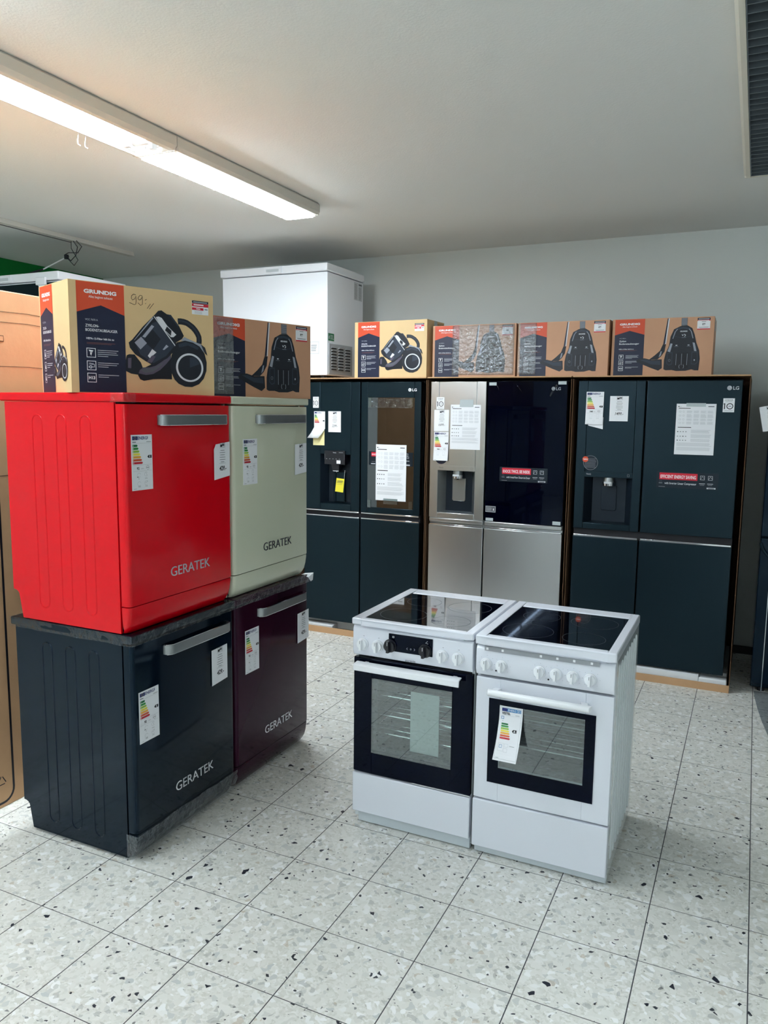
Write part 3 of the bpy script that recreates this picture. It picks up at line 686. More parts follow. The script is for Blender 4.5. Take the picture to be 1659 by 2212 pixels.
def icon(a, i, x0, y0, s, l=4):
    a.frame(x0, y0, x0 + s, y0 + s, s * .06, 'ink_white', l)
    cx, cy = x0 + s / 2, y0 + s / 2; q = s / 32
    if i == 0:
        a.poly([(cx - 9 * q, cy + 10 * q), (cx + 8 * q, cy + 8 * q), (cx + 4 * q, cy + 3 * q), (cx - 5 * q, cy + 4 * q)], 'ink_white', l)
        a.poly([(cx - 4 * q, cy + 2 * q), (cx + 5 * q, cy + 1 * q), (cx - 3 * q, cy - 4 * q)], 'ink_white', l); a.poly([(cx - 4 * q, cy - 4 * q), (cx + 2 * q, cy - 1 * q), (cx, cy - 10 * q)], 'ink_white', l)
    elif i == 1:
        a.text('11m', cx - 8 * q, cy + 3 * q, 6 * q, 'ink_white', w=13 * q, bold=.02, l=l)
        a.ring(cx - 3 * q, cy - 5 * q, 5 * q, 5 * q, 2 * q, 'ink_white', l, 16); a.stroke([(cx + 2 * q, cy - 5 * q), (cx + 10 * q, cy - 5 * q), (cx + 10 * q, cy + 3 * q), (cx + 6 * q, cy + 6 * q)], 1.6 * q, 'ink_white', l)
        a.rect(cx - 11 * q, cy - 4 * q, cx - 7 * q, cy - 3 * q, 'ink_white', l); a.rect(cx - 11 * q, cy - 7 * q, cx - 7 * q, cy - 6 * q, 'ink_white', l)
    else:
        a.text('H13', cx, cy - 5 * q, 10 * q, 'ink_white', w=22 * q, bold=.04, l=l, align='c')
def panel_print(a, x0, x1, h, kind, s=1.0, narrow=False):
    """navy and orange band with the box writing between x0 and x1"""
    w_ = x1 - x0; X = lambda u: x0 + w_ * u
    ys, ym = (h * .72, h * .795)
    a.rect(x0, 0.002, x1, h - .002, 'ink_orange', 1)
    a.poly([(x0, .002), (x1, .002), (x1, ys), (X(.5), ym), (x0, ys)], 'ink_navy', 2)
    a.text('GRUNDIG', X(.155), h * .895, h * .032, 'ink_white', w=w_ * .68, bold=.045, l=3)
    a.text('Alles beginnt zuhause', X(.25), h * .855, h * .022, 'ink_white', w=w_ * .5, bold=.005, l=3)
    if kind == 'cyclone':
        a.text('VCC 7670 A', X(.165), h * .652, h * .016, 'ink_lgrey', w=w_ * .26, l=3)
        a.text('ZYKLON-', X(.165), h * .595, h * .024, 'ink_white', w=w_ * .28, bold=.008, l=3)
        a.text('BODENSTAUBSAUGER', X(.165), h * .556, h * .024, 'ink_white', w=w_ * .67, bold=.008, l=3)
        a.text('HEPA-13-Filter hält bis zu', X(.175), h * .483, h * .018, 'ink_white', w=w_ * .58, bold=.012, l=3)
        iy = (.32, .205, .095); sz = h * .085
    else:
        a.text('VCC 5850 A', X(.165), h * .655, h * .014, 'ink_lgrey', w=w_ * .22, l=3)
        a.text('Zyklon', X(.165), h * .600, h * .028, 'ink_white', w=w_ * .23, bold=.006, l=3)
        a.text('Bodenstaubsauger', X(.165), h * .553, h * .028, 'ink_white', w=w_ * .67, bold=.006, l=3)
        a.text('HEPA-13-Filter hält bis zu', X(.16), h * .465, h * .016, 'ink_white', w=w_ * .5, bold=.012, l=3)
        iy = (.295, .195, .09); sz = h * .08
    a.rect(X(.18), h * .452, X(.78), h * .456, 'ink_brown', 3); a.rect(X(.18), h * .442, X(.7), h * .446, 'ink_brown', 3)
    for i, y in enumerate(iy):
        sx = sz if not narrow else sz * .5
        if narrow: a.frame(X(.2), h * y, X(.2) + sx, h * y + sz, sx * .09, 'ink_white', 4); a.poly([(X(.2) + sx * .3, h * y + sz * .3), (X(.2) + sx * .8, h * y + sz * .2), (X(.2) + sx * .4, h * y + sz * .8)], 'ink_white', 4)
        else: icon(a, i, X(.17), h * y, sz)
        n = (4, 3, 2)[i]
        for j in range(n):
            e = (.82, .70, .8, .62)[(i + j) % 4] if j == n - 1 else (.84, .8, .83)[j % 3]
            yy = h * y + sz * (.78 - j * .21); a.rect(X(.40), yy, X(e), yy + sz * .06, 'ink_lgrey', 3)
def offer_sticker(parent, x0, y0, w_, h, red):
    def pr(a):
        a.rect(0, h * .82, w_, h, 'ink_navy', 1)
        a.rect(w_ * .08, h * .88, w_ * .92, h * .93, 'ink_lgrey', 2)
        if red:
            a.rect(0, h * .58, w_, h * .80, 'ink_red', 1); a.rect(w_ * .1, h * .66, w_ * .7, h * .74, 'ink_white', 2)
            a.rect(0, h * .32, w_ * .7, h * .5, 'ink_red', 1); a.rect(w_ * .25, h * .38, w_ * .5, h * .44, 'ink_white', 2); a.rect(w_ * .76, h * .38, w_ * .95, h * .44, 'ink_dgrey', 1)
            for i in range(4): a.rect(w_ * .15, h * (.06 + .06 * i), w_ * (.6 + .03 * (i % 2)), h * (.075 + .06 * i), 'ink_grey', 1)
        else:
            a.rect(0, h * .74, w_, h * .83, 'ink_red', 1); a.rect(w_ * .05, h * .76, w_ * .9, h * .80, 'ink_white', 2); a.rect(0, 0, w_, h * .08, 'ink_red', 1)
            a.text('gut', w_ * .5, h * .44, h * .13, 'ink_black', align='c', w=w_ * .24, bold=.03, l=1)
            a.rect(w_ * .33, h * .66, w_ * .67, h * .69, 'ink_dgrey', 1); a.rect(w_ * .4, h * .34, w_ * .6, h * .36, 'ink_grey', 1)
            a.rect(w_ * .12, h * .18, w_ * .88, h * .21, 'ink_dgrey', 1); a.rect(w_ * .2, h * .12, w_ * .8, h * .14, 'ink_grey', 1)
    return sheet(parent, 'offer_sticker', (x0, 0, y0), (1, 0, 0), (0, 0, 1), (0, -1, 0), w_, h, pr, thick=.0003, label='white sticker with a dark and red header')
def vacuum_box(loc, rz, kind, label, scribble=False, film=None):
    t = thing('vacuum_cleaner_box', loc, rz, label, 'box', 'printed vacuum cleaner boxes')
    if kind == 'cyclone': W_, D, h, card = .55, .272, .376, 'cardboard_pale'
    else: W_, D, h, card = .565, .285, .333, 'cardboard_rose'
    m = MB(); m.box(0, W_, 0, D, 0, h, card)
    a = Art(m, (0, 0, 0), (1, 0, 0), (0, 0, 1), (0, -1, 0), base=.0006, step=.00012)
    if kind == 'cyclone':
        panel_print(a, .026, .195, h, kind); draw_cyclone(a)
        if scribble:
            for q in ([(239, 348), (231, 350), (223, 343), (222, 334), (226, 329), (234, 333), (239, 344), (240, 327), (238, 316), (233, 313), (214, 319)], [(263, 347), (255, 348), (248, 340), (248, 333), (254, 331), (260, 337), (263, 346), (264, 330), (263, 317), (256, 313), (246, 321)],
                      [(273, 332), (280, 337)], [(274, 320), (277, 322)], [(294, 322), (281, 304)], [(307, 325), (289, 303)]):
                a.stroke(mm(q), .0017, 'ink_black', 3)
    else:
        panel_print(a, .015, .185, h, kind); draw_upright(a)
    # end face (left): narrow band and a squeezed picture
    e = Art(m, (0, D, 0), (0, -1, 0), (0, 0, 1), (-1, 0, 0), base=.0006, step=.00012)
    panel_print(e, .009, .127, h, kind, narrow=True)
    if kind == 'cyclone': draw_cyclone(e, fx=lambda p: (.121 + (p[0] - .193) * .385, .038 + (p[1] - .03) * .485), lw=.45)
    m.build('carton', t, bevel=.0018, seg=2)
    if kind == 'cyclone': offer_sticker(t, .460, .301, .069, .050, True)
    else: offer_sticker(t, .474, .260, .069, .066, False)
    m = MB(); m.box(-.0006, W_ + .0006, D / 2 - .025, D / 2 + .025, h, h + .0006, 'tape_clear'); m.box(W_, W_ + .0008, D / 2 - .025, D / 2 + .025, h - .07, h + .0006, 'tape_clear'); m.build('packing_tape', t)
    if film:
        m = MB(); x0, x1 = film; rr = []
        nx, nz = 26, 18
        for j in range(nz + 1):
            z = .012 + (h - .016) * j / nz
            rr.append([V((x0 + (x1 - x0) * i / nx, -.0042 - .0028 * abs(noise.noise(V((i * .55, j * .16, 3.1)))) * 1.4, z)) for i in range(nx + 1)])
        m.loft(rr, 'wrap_film', caps=False, smooth=True, closed=False)
        o = m.build('film_wrap', t, smooth=0); md = o.modifiers.new('thickness', 'SOLIDIFY'); md.thickness = .0003
    return t
vacuum_box((-2.114, 1.98, .845 + DH), 1.187, 'cyclone', 'vacuum cleaner box with handwritten 99 on the red dishwasher', scribble=True)
vacuum_box((-2.065, 2.665, .845 + DH), 1.277, 'upright', 'vacuum cleaner box standing on the cream dishwasher', film=(.004, .12))
ZT = 1.848
vacuum_box((-2.55, 4.90, ZT), -.05, 'cyclone', 'pale vacuum cleaner box beside the chest freezer on the leftmost fridge carton')
vacuum_box((-1.975, 4.915, ZT), 0.0, 'upright', 'vacuum cleaner box wrapped in shiny film, over the steel fridge door', film=(.14, .555))
vacuum_box((-1.400, 4.925, ZT), -.03, 'upright', 'vacuum cleaner box over the black glass fridge door', film=(.004, .12))
vacuum_box((-.820, 4.93, ZT), .012, 'upright', 'rightmost vacuum cleaner box, on the right fridge carton')

# ------------------------------------------------------------------ fridges in their cut-open cartons
FH0, FH1 = .090, 1.822
def door_panel(m, x0, x1, z0, z1, key, hole=None, depth=.06, r=.006):
    """door slab with front at y=0; hole=(hx0,hx1,hz0,hz1) left open"""
    if not hole:
        m.box(x0, x1, 0, depth, z0, z1, key); return
    hx0, hx1, hz0, hz1 = hole
    m.box(x0, hx0, 0, depth, z0, z1, key); m.box(hx1, x1, 0, depth, z0, z1, key)
    m.box(hx0, hx1, 0, depth, z0, hz0, key); m.box(hx0, hx1, 0, depth, hz1, z1, key)
def lg_mark(a, x, y, h, w_, k='ink_lgrey'):
    a.disc(x + h * .5, y + h * .5, h * .5, h * .5, k, 1, 24)
    a.ring(x + h * .5, y + h * .5, h * .36, h * .36, h * .06, 'ink_dgrey', 2, 20, PI * .5, PI * 2); a.stroke([(x + h * .5, y + h * .68), (x + h * .5, y + h * .35), (x + h * .62, y + h * .35)], h * .07, 'ink_dgrey', 2); a.disc(x + h * .36, y + h * .62, h * .05, h * .05, 'ink_dgrey', 2, 8)
    a.text('LG', x + h * 1.25, y + h * .12, h * .74, k, w=w_ - h * 1.25, bold=.02, l=1)
def sticker10(parent, x, z, w_, h):
    def pr(a):
        a.text('LINEAR', w_ * .5, h * .84, h * .08, 'ink_dgrey', w=w_ * .72, align='c', bold=.01, l=1); a.rect(w_ * .2, h * .75, w_ * .8, h * .775, 'ink_grey', 1)
        a.rect(w_ * .1, h * .22, w_ * .19, h * .64, 'ink_black', 1); a.poly([(w_ * .1, h * .64), (w_ * .1, h * .58), (w_ * .03, h * .56), (w_ * .03, h * .6)], 'ink_black', 1)
        a.ring(w_ * .6, h * .43, w_ * .3, h * .22, w_ * .075, 'ink_black', 1, 30); a.rect(w_ * .48, h * .41, w_ * .72, h * .45, 'ink_dgrey', 1)
        a.rect(w_ * .12, h * .09, w_ * .88, h * .12, 'ink_grey', 1)
    return sheet(parent, 'warranty_sticker', (x, 0, z), (1, 0, 0), (0, 0, 1), (0, -1, 0), w_, h, pr, thick=.0004, label='white sticker with a big number 10')
def manual_print(w_, h, seed):
    def pr(a):
        rr = random.Random(seed)
        a.disc(w_ * .06, h * .945, h * .011, h * .011, 'ink_black', 1, 12); a.text('LG', w_ * .09, h * .938, h * .014, 'ink_dgrey', l=1); a.rect(w_ * .8, h * .94, w_ * .95, h * .955, 'ink_dgrey', 1)
        for y, x1 in ((.905, .36), (.53, .40)): a.rect(w_ * .06, h * y, w_ * x1, h * (y + .012), 'ink_black', 1)
        y = .87
        for row in range(11):
            rh = .045 + .03 * rr.random()
            if .50 < y - rh < .56 or .50 < y < .56: y = .50
            if y - rh < .06: break
            if y > .62:
                for c in range(4): a.lines(w_ * (.27 + .175 * c), h * (y - rh), w_ * (.27 + .175 * c + .15), h * y, 5, 'ink_lgrey', 1, .4, rr.random())
                a.ring(w_ * .1, h * (y - rh * .5), w_ * .03, h * .015, .0008, 'ink_grey', 1, 10); a.ring(w_ * .19, h * (y - rh * .5), w_ * .025, h * .018, .0008, 'ink_grey', 1, 10)
            elif y > .30:
                for c in range(4): a.rect(w_ * (.05 + .07 * c), h * (y - rh * .8), w_ * (.05 + .07 * c + .03), h * (y - rh * .8 + .018), 'ink_dgrey' if rr.random() > .5 else 'ink_grey', 1)
                a.lines(w_ * .4, h * (y - rh), w_ * .92, h * y, 4, 'ink_lgrey', 1, .4, rr.random())
            else:
                a.lines(w_ * .05, h * (y - rh), w_ * .95, h * y, 5, 'ink_lgrey', 1, .4, rr.random(), .12)
            y -= rh + .018
    return pr
def dispenser(dr, x0, x1, z0, z1, shell, dark, style):
    """recess behind the door face, nozzle, paddle"""
    o_ = MB()
    d = .075; xi0, xi1 = x0 + (x1 - x0) * .16, x1 - (x1 - x0) * .16; zi0 = z0 + .008
    A = [V((x0, .0005, z0)), V((x1, .0005, z0)), V((x1, .0005, z1)), V((x0, .0005, z1))]; B = [V((xi0, d, zi0)), V((xi1, d, zi0)), V((xi1, d, z1)), V((xi0, d, z1))]
    for i in range(4):
        j = (i + 1) % 4; o_.face([A[i], A[j], B[j], B[i]], dark if i in (1, 3) else shell)
    o_.face(B, shell)
    rc = o_.build('dispenser_recess', dr, smooth=0); md = rc.modifiers.new('thickness', 'SOLIDIFY'); md.thickness = .002; md.offset = 0
    cx = (x0 + x1) / 2
    if style == 'round':
        m = MB(); m.cyl((cx, .035, z1), (cx, .035, z1 - .03), .030, 'steel_mid', 28, r2=.034); m.cyl((cx, .035, z1 - .03), (cx, .035, z1 - .052), .038, 'chrome', 28, r2=.036); m.cyl((cx, .035, z1 - .052), (cx, .035, z1 - .062), .008, 'black_plastic', 14)
        m.box(cx - .022, cx + .022, -.004, .0, z1 - .038, z1 - .026, 'ink_lgrey')
        m.build('nozzle', rc)
        m = MB(); zt = z1 - .055; w_ = .047
        pr = [(cx - w_, zt), (cx - w_, z0 + .085), (cx - w_ + .008, z0 + .076), (cx + w_ - .008, z0 + .076), (cx + w_, z0 + .085), (cx + w_, zt)]
        m.prism([(x, z) for x, z in pr], 'y', d - .014, d - .002, 'graphite_dark' if shell != 'steel' else 'steel_mid'); m.build('paddle', rc, bevel=.003)
        m = MB(); m.box(x0 - .003, x1 + .003, -.004, .004, z1 + .003, z1 + .030, shell)
        a = Art(m, (x0, -.004, z1 + .003), (1, 0, 0), (0, 0, 1), (0, -1, 0)); a.text('ThinQ', .01, .010, .008, 'ink_lgrey' if shell != 'steel' else 'ink_dgrey', l=1); a.frame(x1 - x0 - .028, .006, x1 - x0 - .016, .021, .001, 'ink_grey', 1)
        m.build('dispenser_strip', dr, bevel=.0015)
    else:
        m = MB(); m.box(cx - .082, cx + .082, -.012, .03, z1 - .072, z1 + .025, 'black_plastic')
        a = Art(m, (cx - .082, -.012, z1 - .072), (1, 0, 0), (0, 0, 1), (0, -1, 0)); a.text('ThinQ', .068, .08, .007, 'ink_lgrey', bold=.02, l=1); a.rect(.116, .083, .15, .086, 'ink_grey', 1)
        for i in range(5): a.rect(.012 + .026 * i, .037, .022 + .026 * i, .040, 'ink_grey', 1)
        a.rect(.098, .006, .13, .030, 'ink_white', 2); a.rect(.0, .035, .003, .072, 'ink_dgrey', 1); a.rect(.160, .035, .163, .072, 'ink_dgrey', 1)
        m.build('display', rc, bevel=.004)
        m = MB(); m.prism([(cx - .035, z1 - .072), (cx - .02, z1 - .122), (cx + .028, z1 - .122), (cx + .03, z1 - .072)], 'y', .0, .04, 'black_plastic'); m.box(cx - .02, cx + .028, -.002, .0, z1 - .122, z1 - .117, 'ink_lgrey'); m.cyl((cx, .02, z1 - .122), (cx, .02, z1 - .13), .005, 'chrome', 10); m.build('nozzle', rc, bevel=.002)
        m = MB(); m.box(cx - .035, cx + .05, .05, .072, z0 + .012, z1 - .13, 'graphite'); m.cyl((cx - .03, .052, z0 + .012), (cx - .03, .052, z1 - .13), .012, 'graphite', 12); m.build('paddle', rc, bevel=.002)
    return rc
def fridge(xs, label, style):
    """xs = left, split, right in room metres; all fridges share a front plane"""
    Y = 4.892
    x0, xm, x1 = xs; t = thing('fridge_freezer', (x0, Y, FH0), 0, label, 'fridge', 'side by side fridges along the back wall')
    X = lambda x: x - x0; Z = lambda z: z - FH0
    skin = 'steel' if style == 'steel' else 'graphite'
    m = MB(); m.box(.004, x1 - x0 - .004, .066, .70, .012, Z(FH1) - .012, 'graphite_dark'); m.box(.0, x1 - x0, .07, .12, Z(FH1) - .012, Z(FH1) + .004, 'black_plastic'); m.build('cabinet', t, bevel=.004)
    zs = Z(.912); g = .0045
    zc = Z(.862)
    # upper doors
    rec = dict(steel=(-1.913, -1.651, .949, 1.234), glass=(-2.819, -2.572, .956, 1.312), plain=(-.941, -.657, .949, 1.235))[style]
    m = MB(); door_panel(m, 0, X(xm) - g, zs, Z(FH1) - .003, skin, hole=(X(rec[0]), X(rec[1]), Z(rec[2]), Z(rec[3])))
    ul = m.build('upper_door', t, bevel=.003)
    dispenser(ul, X(rec[0]), X(rec[1]), Z(rec[2]), Z(rec[3]), skin, 'graphite_dark' if style != 'steel' else 'steel_mid', 'panel' if style == 'glass' else 'round')
    if style == 'steel':
        m = MB(); m.box(X(xm) + g, X(x1), .006, .06, zs, Z(FH1) - .003, 'black_plastic'); ur = m.build('upper_door', t, bevel=.003)
        m = MB(); m.box(X(xm) + g + .001, X(x1) - .001, 0, .0055, zs + .001, Z(FH1) - .004, 'black_glass'); m.build('glass_front', ur, bevel=.0015)
    elif style == 'glass':
        wx0, wx1, wz0, wz1 = X(-2.440), X(-2.090), Z(.952), Z(1.712)
        m = MB(); door_panel(m, X(xm) + g, X(x1), zs, Z(FH1) - .003, skin, hole=(wx0, wx1, wz0, wz1), depth=.05)
        ur = m.build('upper_door', t, bevel=.003)
        m = MB(); m.box(wx0, wx1, .045, .05, wz0, wz1, 'black_plastic'); m.box(wx0, wx1, .01, .044, wz0, Z(1.40), 'black_plastic'); m.box(wx0 + .12, wx0 + .124, .03, .045, Z(1.44), wz1, 'steel_mid'); m.box(wx0 + .01, wx0 + .12, .035, .045, Z(1.44), wz1 - .06, 'ink_dgrey'); m.build('window_inner', ur)
        m = MB(); m.box(wx0 + .004, wx1 - .004, .006, .03, Z(1.405), Z(1.436), 'steel_mid'); m.build('shelf_bar', ur, bevel=.006)
        m = MB(); m.box(wx0, wx1, .002, .005, wz0, wz1, 'fridge_pane'); m.build('window_pane', ur)
    else:
        m = MB(); door_panel(m, X(xm) + g, X(x1), zs, Z(FH1) - .003, skin); ur = m.build('upper_door', t, bevel=.004)
    # handle recess band and lower doors
    m = MB(); m.box(0.001, x1 - x0 - .001, .022, .065, zc - .004, zs, 'dark_gap' if style != 'steel' else 'steel_mid'); m.build('handle_recess', t)
    for a_, b_ in ((0, X(xm) - g), (X(xm) + g, X(x1))):
        m = MB(); m.box(a_, b_, 0, .06, .002, zc, skin); ld = m.build('lower_door', t, bevel=.003)
        m = MB(); m.box(a_ + .004, b_ - .004, -.0015, .022, zc + .0005, zc + .009 if style != 'plain' else zc + .012, 'chrome'); m.build('handle_trim', ld, bevel=.002)
        if style == 'steel':
            m = MB(); m.box(a_ + .002, b_ - .002, .001, .02, zc + .022, zs - .002, 'steel'); m.build('handle_strip', ld, bevel=.004)
        elif style == 'glass':
            m = MB(); m.box(a_ + .004, b_ - .004, -.0015, .02, zs - .012, zs - .002, 'chrome'); m.build('handle_strip', ld, bevel=.003)
    for x in (.05, x1 - x0 - .05):
        m = MB(); m.cyl((x, .05, -.004), (x, .05, .012), .018, 'black_plastic', 14); m.build('foot', t)
    return t, ul, ur, X, Z
U_, W_U, N_ = (1, 0, 0), (0, 0, 1), (0, -1, 0)
# 1 graphite with window
t, ul, ur, X, Z = fridge((-2.955, -2.497, -2.042), 'dark graphite fridge with a glass window in its right door and a yellow tag', 'glass')
sticker10(ul, X(-2.879), Z(1.638), .047, .078)
sheet(ul, 'energy_label', (X(-2.87), 0, Z(1.49)), U_, W_U, N_, .09, .123, lambda a: energy_sheet(Art(a.mb, a.O + a.W * -.065, a.U, a.W, a.N, a.base, a.step), .09, .188, 5, number='') if False else [a.rect(.005, .108, .022, .118, 'ink_eu', 1), a.text('ENERG', .023, .109, .008, 'ink_eu', w=.038, bold=.01)] + [a.poly([(.005, .093 - i * .0085), (.018 + i * .004, .093 - i * .0085), (.021 + i * .004, .0965 - i * .0085), (.018 + i * .004, .0995 - i * .0085), (.005, .0995 - i * .0085)], ECOL[i], 1) for i in range(7)] + [a.poly([(.086, .052), (.086, .06), (.075, .06), (.070, .056), (.075, .052)], 'ink_black', 1)])
m = MB(); m.loft([[V((X(-2.869), -.003, Z(1.5))), V((X(-2.78), -.003, Z(1.49)))], [V((X(-2.885), -.02, Z(1.46))), V((X(-2.797), -.02, Z(1.455)))], [V((X(-2.909), -.032, Z(1.424))), V((X(-2.819), -.032, Z(1.424)))]], 'paper', caps=False, smooth=True, closed=False)
o = m.build('folded_label', ul, smooth=0); md = o.modifiers.new('t', 'SOLIDIFY'); md.thickness = .0008
m = MB(); m.box(X(-2.878), X(-2.785), -.0012, -.0004, Z(1.372), Z(1.49), 'paper_cream'); m.build('label_backing', ul)
sheet(ul, 'price_tag', (X(-2.753), 0, Z(1.468)), U_, W_U, N_, .101, .147, lambda a: price_print(a, .101, .147, '2299.-', 0), label='white price tag')
m = MB(); m.tube([(X(-2.64), .035, Z(1.18)), (X(-2.612), -.012, Z(1.2)), (X(-2.615), -.016, Z(1.14))], .001, 'cable_white', 6)
m.loft([[V((X(-2.676), -.018, Z(1.145))), V((X(-2.612), -.018, Z(1.14)))], [V((X(-2.692), -.010, Z(1.047))), V((X(-2.627), -.010, Z(1.042)))]], 'paper_yellow', caps=False, smooth=False, closed=False)
a = Art(m, (X(-2.676), -.018, Z(1.12)), U_, W_U, N_, base=.001); a.rect(.006, .002, .052, .006, 'ink_dgrey', 1); a.rect(.004, -.008, .050, -.005, 'ink_dgrey', 1); a.rect(.002, -.02, .046, -.0185, 'ink_dgrey', 1)
o = m.build('yellow_tag', ul, smooth=0); o['label'] = 'yellow hang tag'
m = MB(); a = Art(m, (X(-2.137), 0, Z(1.753)), U_, W_U, N_); lg_mark(a, 0, 0, .023, .062, 'ink_white'); m.build('brand_mark', ur)
sheet(ur, 'info_sheet', (X(-2.374), .0, Z(1.004)), U_, W_U, N_, .23, .388, manual_print(.23, .388, 4), label='white printed information sheet')
for q in ((-2.429, -2.375), (-2.151, -2.096)):
    m = MB(); m.box(X(q[0]), X(q[1]), -.0008, .0018, Z(1.248), Z(1.342), 'graphite_dark'); a = Art(m, (X(q[0]), -.0008, Z(1.248)), U_, W_U, N_)
    if q[0] < -2.3: a.rect(.02, .06, .054, .088, 'ink_red', 1); a.text('KNO', .024, .068, .011, 'ink_white', w=.03, bold=.02, l=2); a.rect(.018, .006, .05, .012, 'ink_lgrey', 1); a.rect(.022, .022, .05, .026, 'ink_dgrey', 1)
    else: a.frame(.006, .07, .02, .086, .002, 'ink_lgrey', 1); a.frame(.012, .052, .026, .066, .002, 'ink_lgrey', 1); a.rect(.002, .034, .03, .038, 'ink_lgrey', 1); a.rect(.002, .004, .034, .012, 'ink_lgrey', 1)
    m.build('feature_sticker', ur)
for x0_, x1_, z0_, z1_ in ((-2.437, -2.412, 1.648, 1.712), (-2.126, -2.100, 1.651, 1.712), (-2.437, -2.413, .947, 1.002), (-2.122, -2.094, .952, 1.007), (-2.314, -2.206, .979, 1.018)):
    m = MB(); m.box(X(x0_), X(x1_), -.0022, -.0017, Z(z0_), Z(z1_), 'tape_clear'); m.build('adhesive_tape', ur)
m = MB(); rr = []
for j in range(9):   # crumpled upper edge of the film over the window
    z = Z(1.707) - .008 * j
    rr.append([V((X(-2.435 + .33 * i / 40), -.003 - .012 * abs(noise.noise(V((i * .23, j * .3 + 4, 1)))) * (1 - j / 12), z)) for i in range(41)])
m.loft(rr, 'film', caps=False, smooth=True, closed=False); o = m.build('protective_film', ur, smooth=0); md = o.modifiers.new('t', 'SOLIDIFY'); md.thickness = .0003
# 2 steel and black glass
t, ul, ur, X, Z = fridge((-1.972, -1.583, -1.066), 'fridge with a stainless steel left door and a black glass right door', 'steel')
sticker10(ul, X(-1.930), Z(1.638), .054, .078)
sheet(ul, 'price_tag', (X(-1.945), 0, Z(1.493)), U_, W_U, N_, .104, .140, lambda a: price_print(a, .104, .140, '1699.-', 0), label='white price tag')
sheet(ul, 'energy_label', (X(-1.942), 0, Z(1.298)), U_, W_U, N_, .102, .190, lambda a: energy_sheet(a, .102, .190, 4, number='346', kind=1), lift=.012, label='white energy rating label with coloured arrows')
m = MB(); m.cyl((X(-1.890), -.001, Z(1.318)), (X(-1.890), .0, Z(1.318)), .044, 'ink_navy', 28); m.build('round_sticker', ul)
sheet(ul, 'info_sheet', (X(-1.829), 0, Z(1.376)), U_, W_U, N_, .208, .292, manual_print(.208, .292, 9), label='white printed information sheet')
m = MB(); m.box(X(-1.766), X(-1.673), -.0034, -.003, Z(1.654), Z(1.701), 'tape'); m.build('adhesive_tape', ul)
m = MB(); a = Art(m, (X(-1.166), 0, Z(1.760)), U_, W_U, N_); lg_mark(a, 0, 0, .023, .058, 'ink_grey'); m.build('brand_mark', ur)
def feature_band(parent, X, Z, x0, x1, z0, z1, head, sub, hx1):
    m = MB(); m.box(X(x0), X(x1), -.0008, .0, Z(z0), Z(z1), 'graphite_dark')
    a = Art(m, (X(x0), -.0008, Z(z0)), U_, W_U, N_); w_, h = x1 - x0, z1 - z0
    a.rect(.016, h * .52, hx1, h * .94, 'ink_red', 1); a.text(head, .022, h * .61, h * .2, 'ink_white', w=hx1 - .03, bold=.015, l=2)
    a.text(sub, .046, h * .24, h * .13, 'ink_lgrey', w=hx1 - .05, bold=.015, l=2); a.rect(.014, h * .28, .034, h * .31, 'ink_grey', 1); a.frame(.018, h * .36, .03, h * .46, .001, 'ink_dgrey', 1)
    for i, xx in enumerate((hx1 + .015, hx1 + .058)):
        a.frame(xx, h * .58, xx + .024, h * .84, .0018, 'ink_lgrey', 1); a.stroke([(xx + .004, h * .64), (xx + .012, h * .8), (xx + .02, h * .68)], .0016, 'ink_lgrey', 2); a.rect(xx - .004, h * .34, xx + .028, h * .37, 'ink_lgrey', 1); a.rect(xx, h * .26, xx + .024, h * .28, 'ink_grey', 1)
    a.rect(.014, h * .06, .05, h * .08, 'ink_grey', 1); a.rect(w_ - .06, h * .04, w_ - .012, h * .13, 'ink_lgrey', 1); a.rect(w_ - .052, h * .05, w_ - .02, h * .10, 'ink_dgrey', 2)
    o = m.build('feature_sticker', parent); o['label'] = 'dark sticker with a red headline'
feature_band(ur, X, Z, -1.483, -1.170, 1.180, 1.273, 'KNOCK TWICE, SEE INSIDE', 'with InstaView Door-in-Door', .206)
for x0_, x1_, z0_, z1_ in ((-1.570, -1.521, 1.792, 1.812), (-1.125, -1.074, 1.797, 1.817), (-1.569, -1.518, .915, .935), (-1.128, -1.077, .918, .941)):
    m = MB(); m.box(X(x0_), X(x1_), -.0008, -.0002, Z(z0_), Z(z1_), 'tape'); m.build('adhesive_tape', ur)
m = MB(); a = Art(m, (X(-1.572), 0, Z(.972)), U_, W_U, N_); a.rect(0, 0, .07, .042, 'ink_dgrey', 1); a.frame(.002, .002, .068, .040, .002, 'ink_lgrey', 2); a.rect(.052, .012, .057, .026, 'ink_white', 3); a.lines(.01, .01, .045, .034, 5, 'ink_grey', 3); m.build('info_sticker', ur)
m = MB()
for pts in ([(-1.395, 1.797, .001), (-1.375, 1.775, .012), (-1.36, 1.755, .003)], [(-1.135, 1.795, .001), (-1.155, 1.765, .014), (-1.178, 1.725, .002)], [(-1.52, 1.792, .001), (-1.51, 1.765, .006)]):
    m.loft([[V((X(x), -.001, Z(z) + .006)), V((X(x) + .004, -.001 - d, Z(z))), V((X(x) + .008, -.001, Z(z) - .006))] for x, z, d in pts], 'film', caps=False, smooth=True, closed=False)
o = m.build('protective_film', ur, smooth=0); md = o.modifiers.new('t', 'SOLIDIFY'); md.thickness = .0003
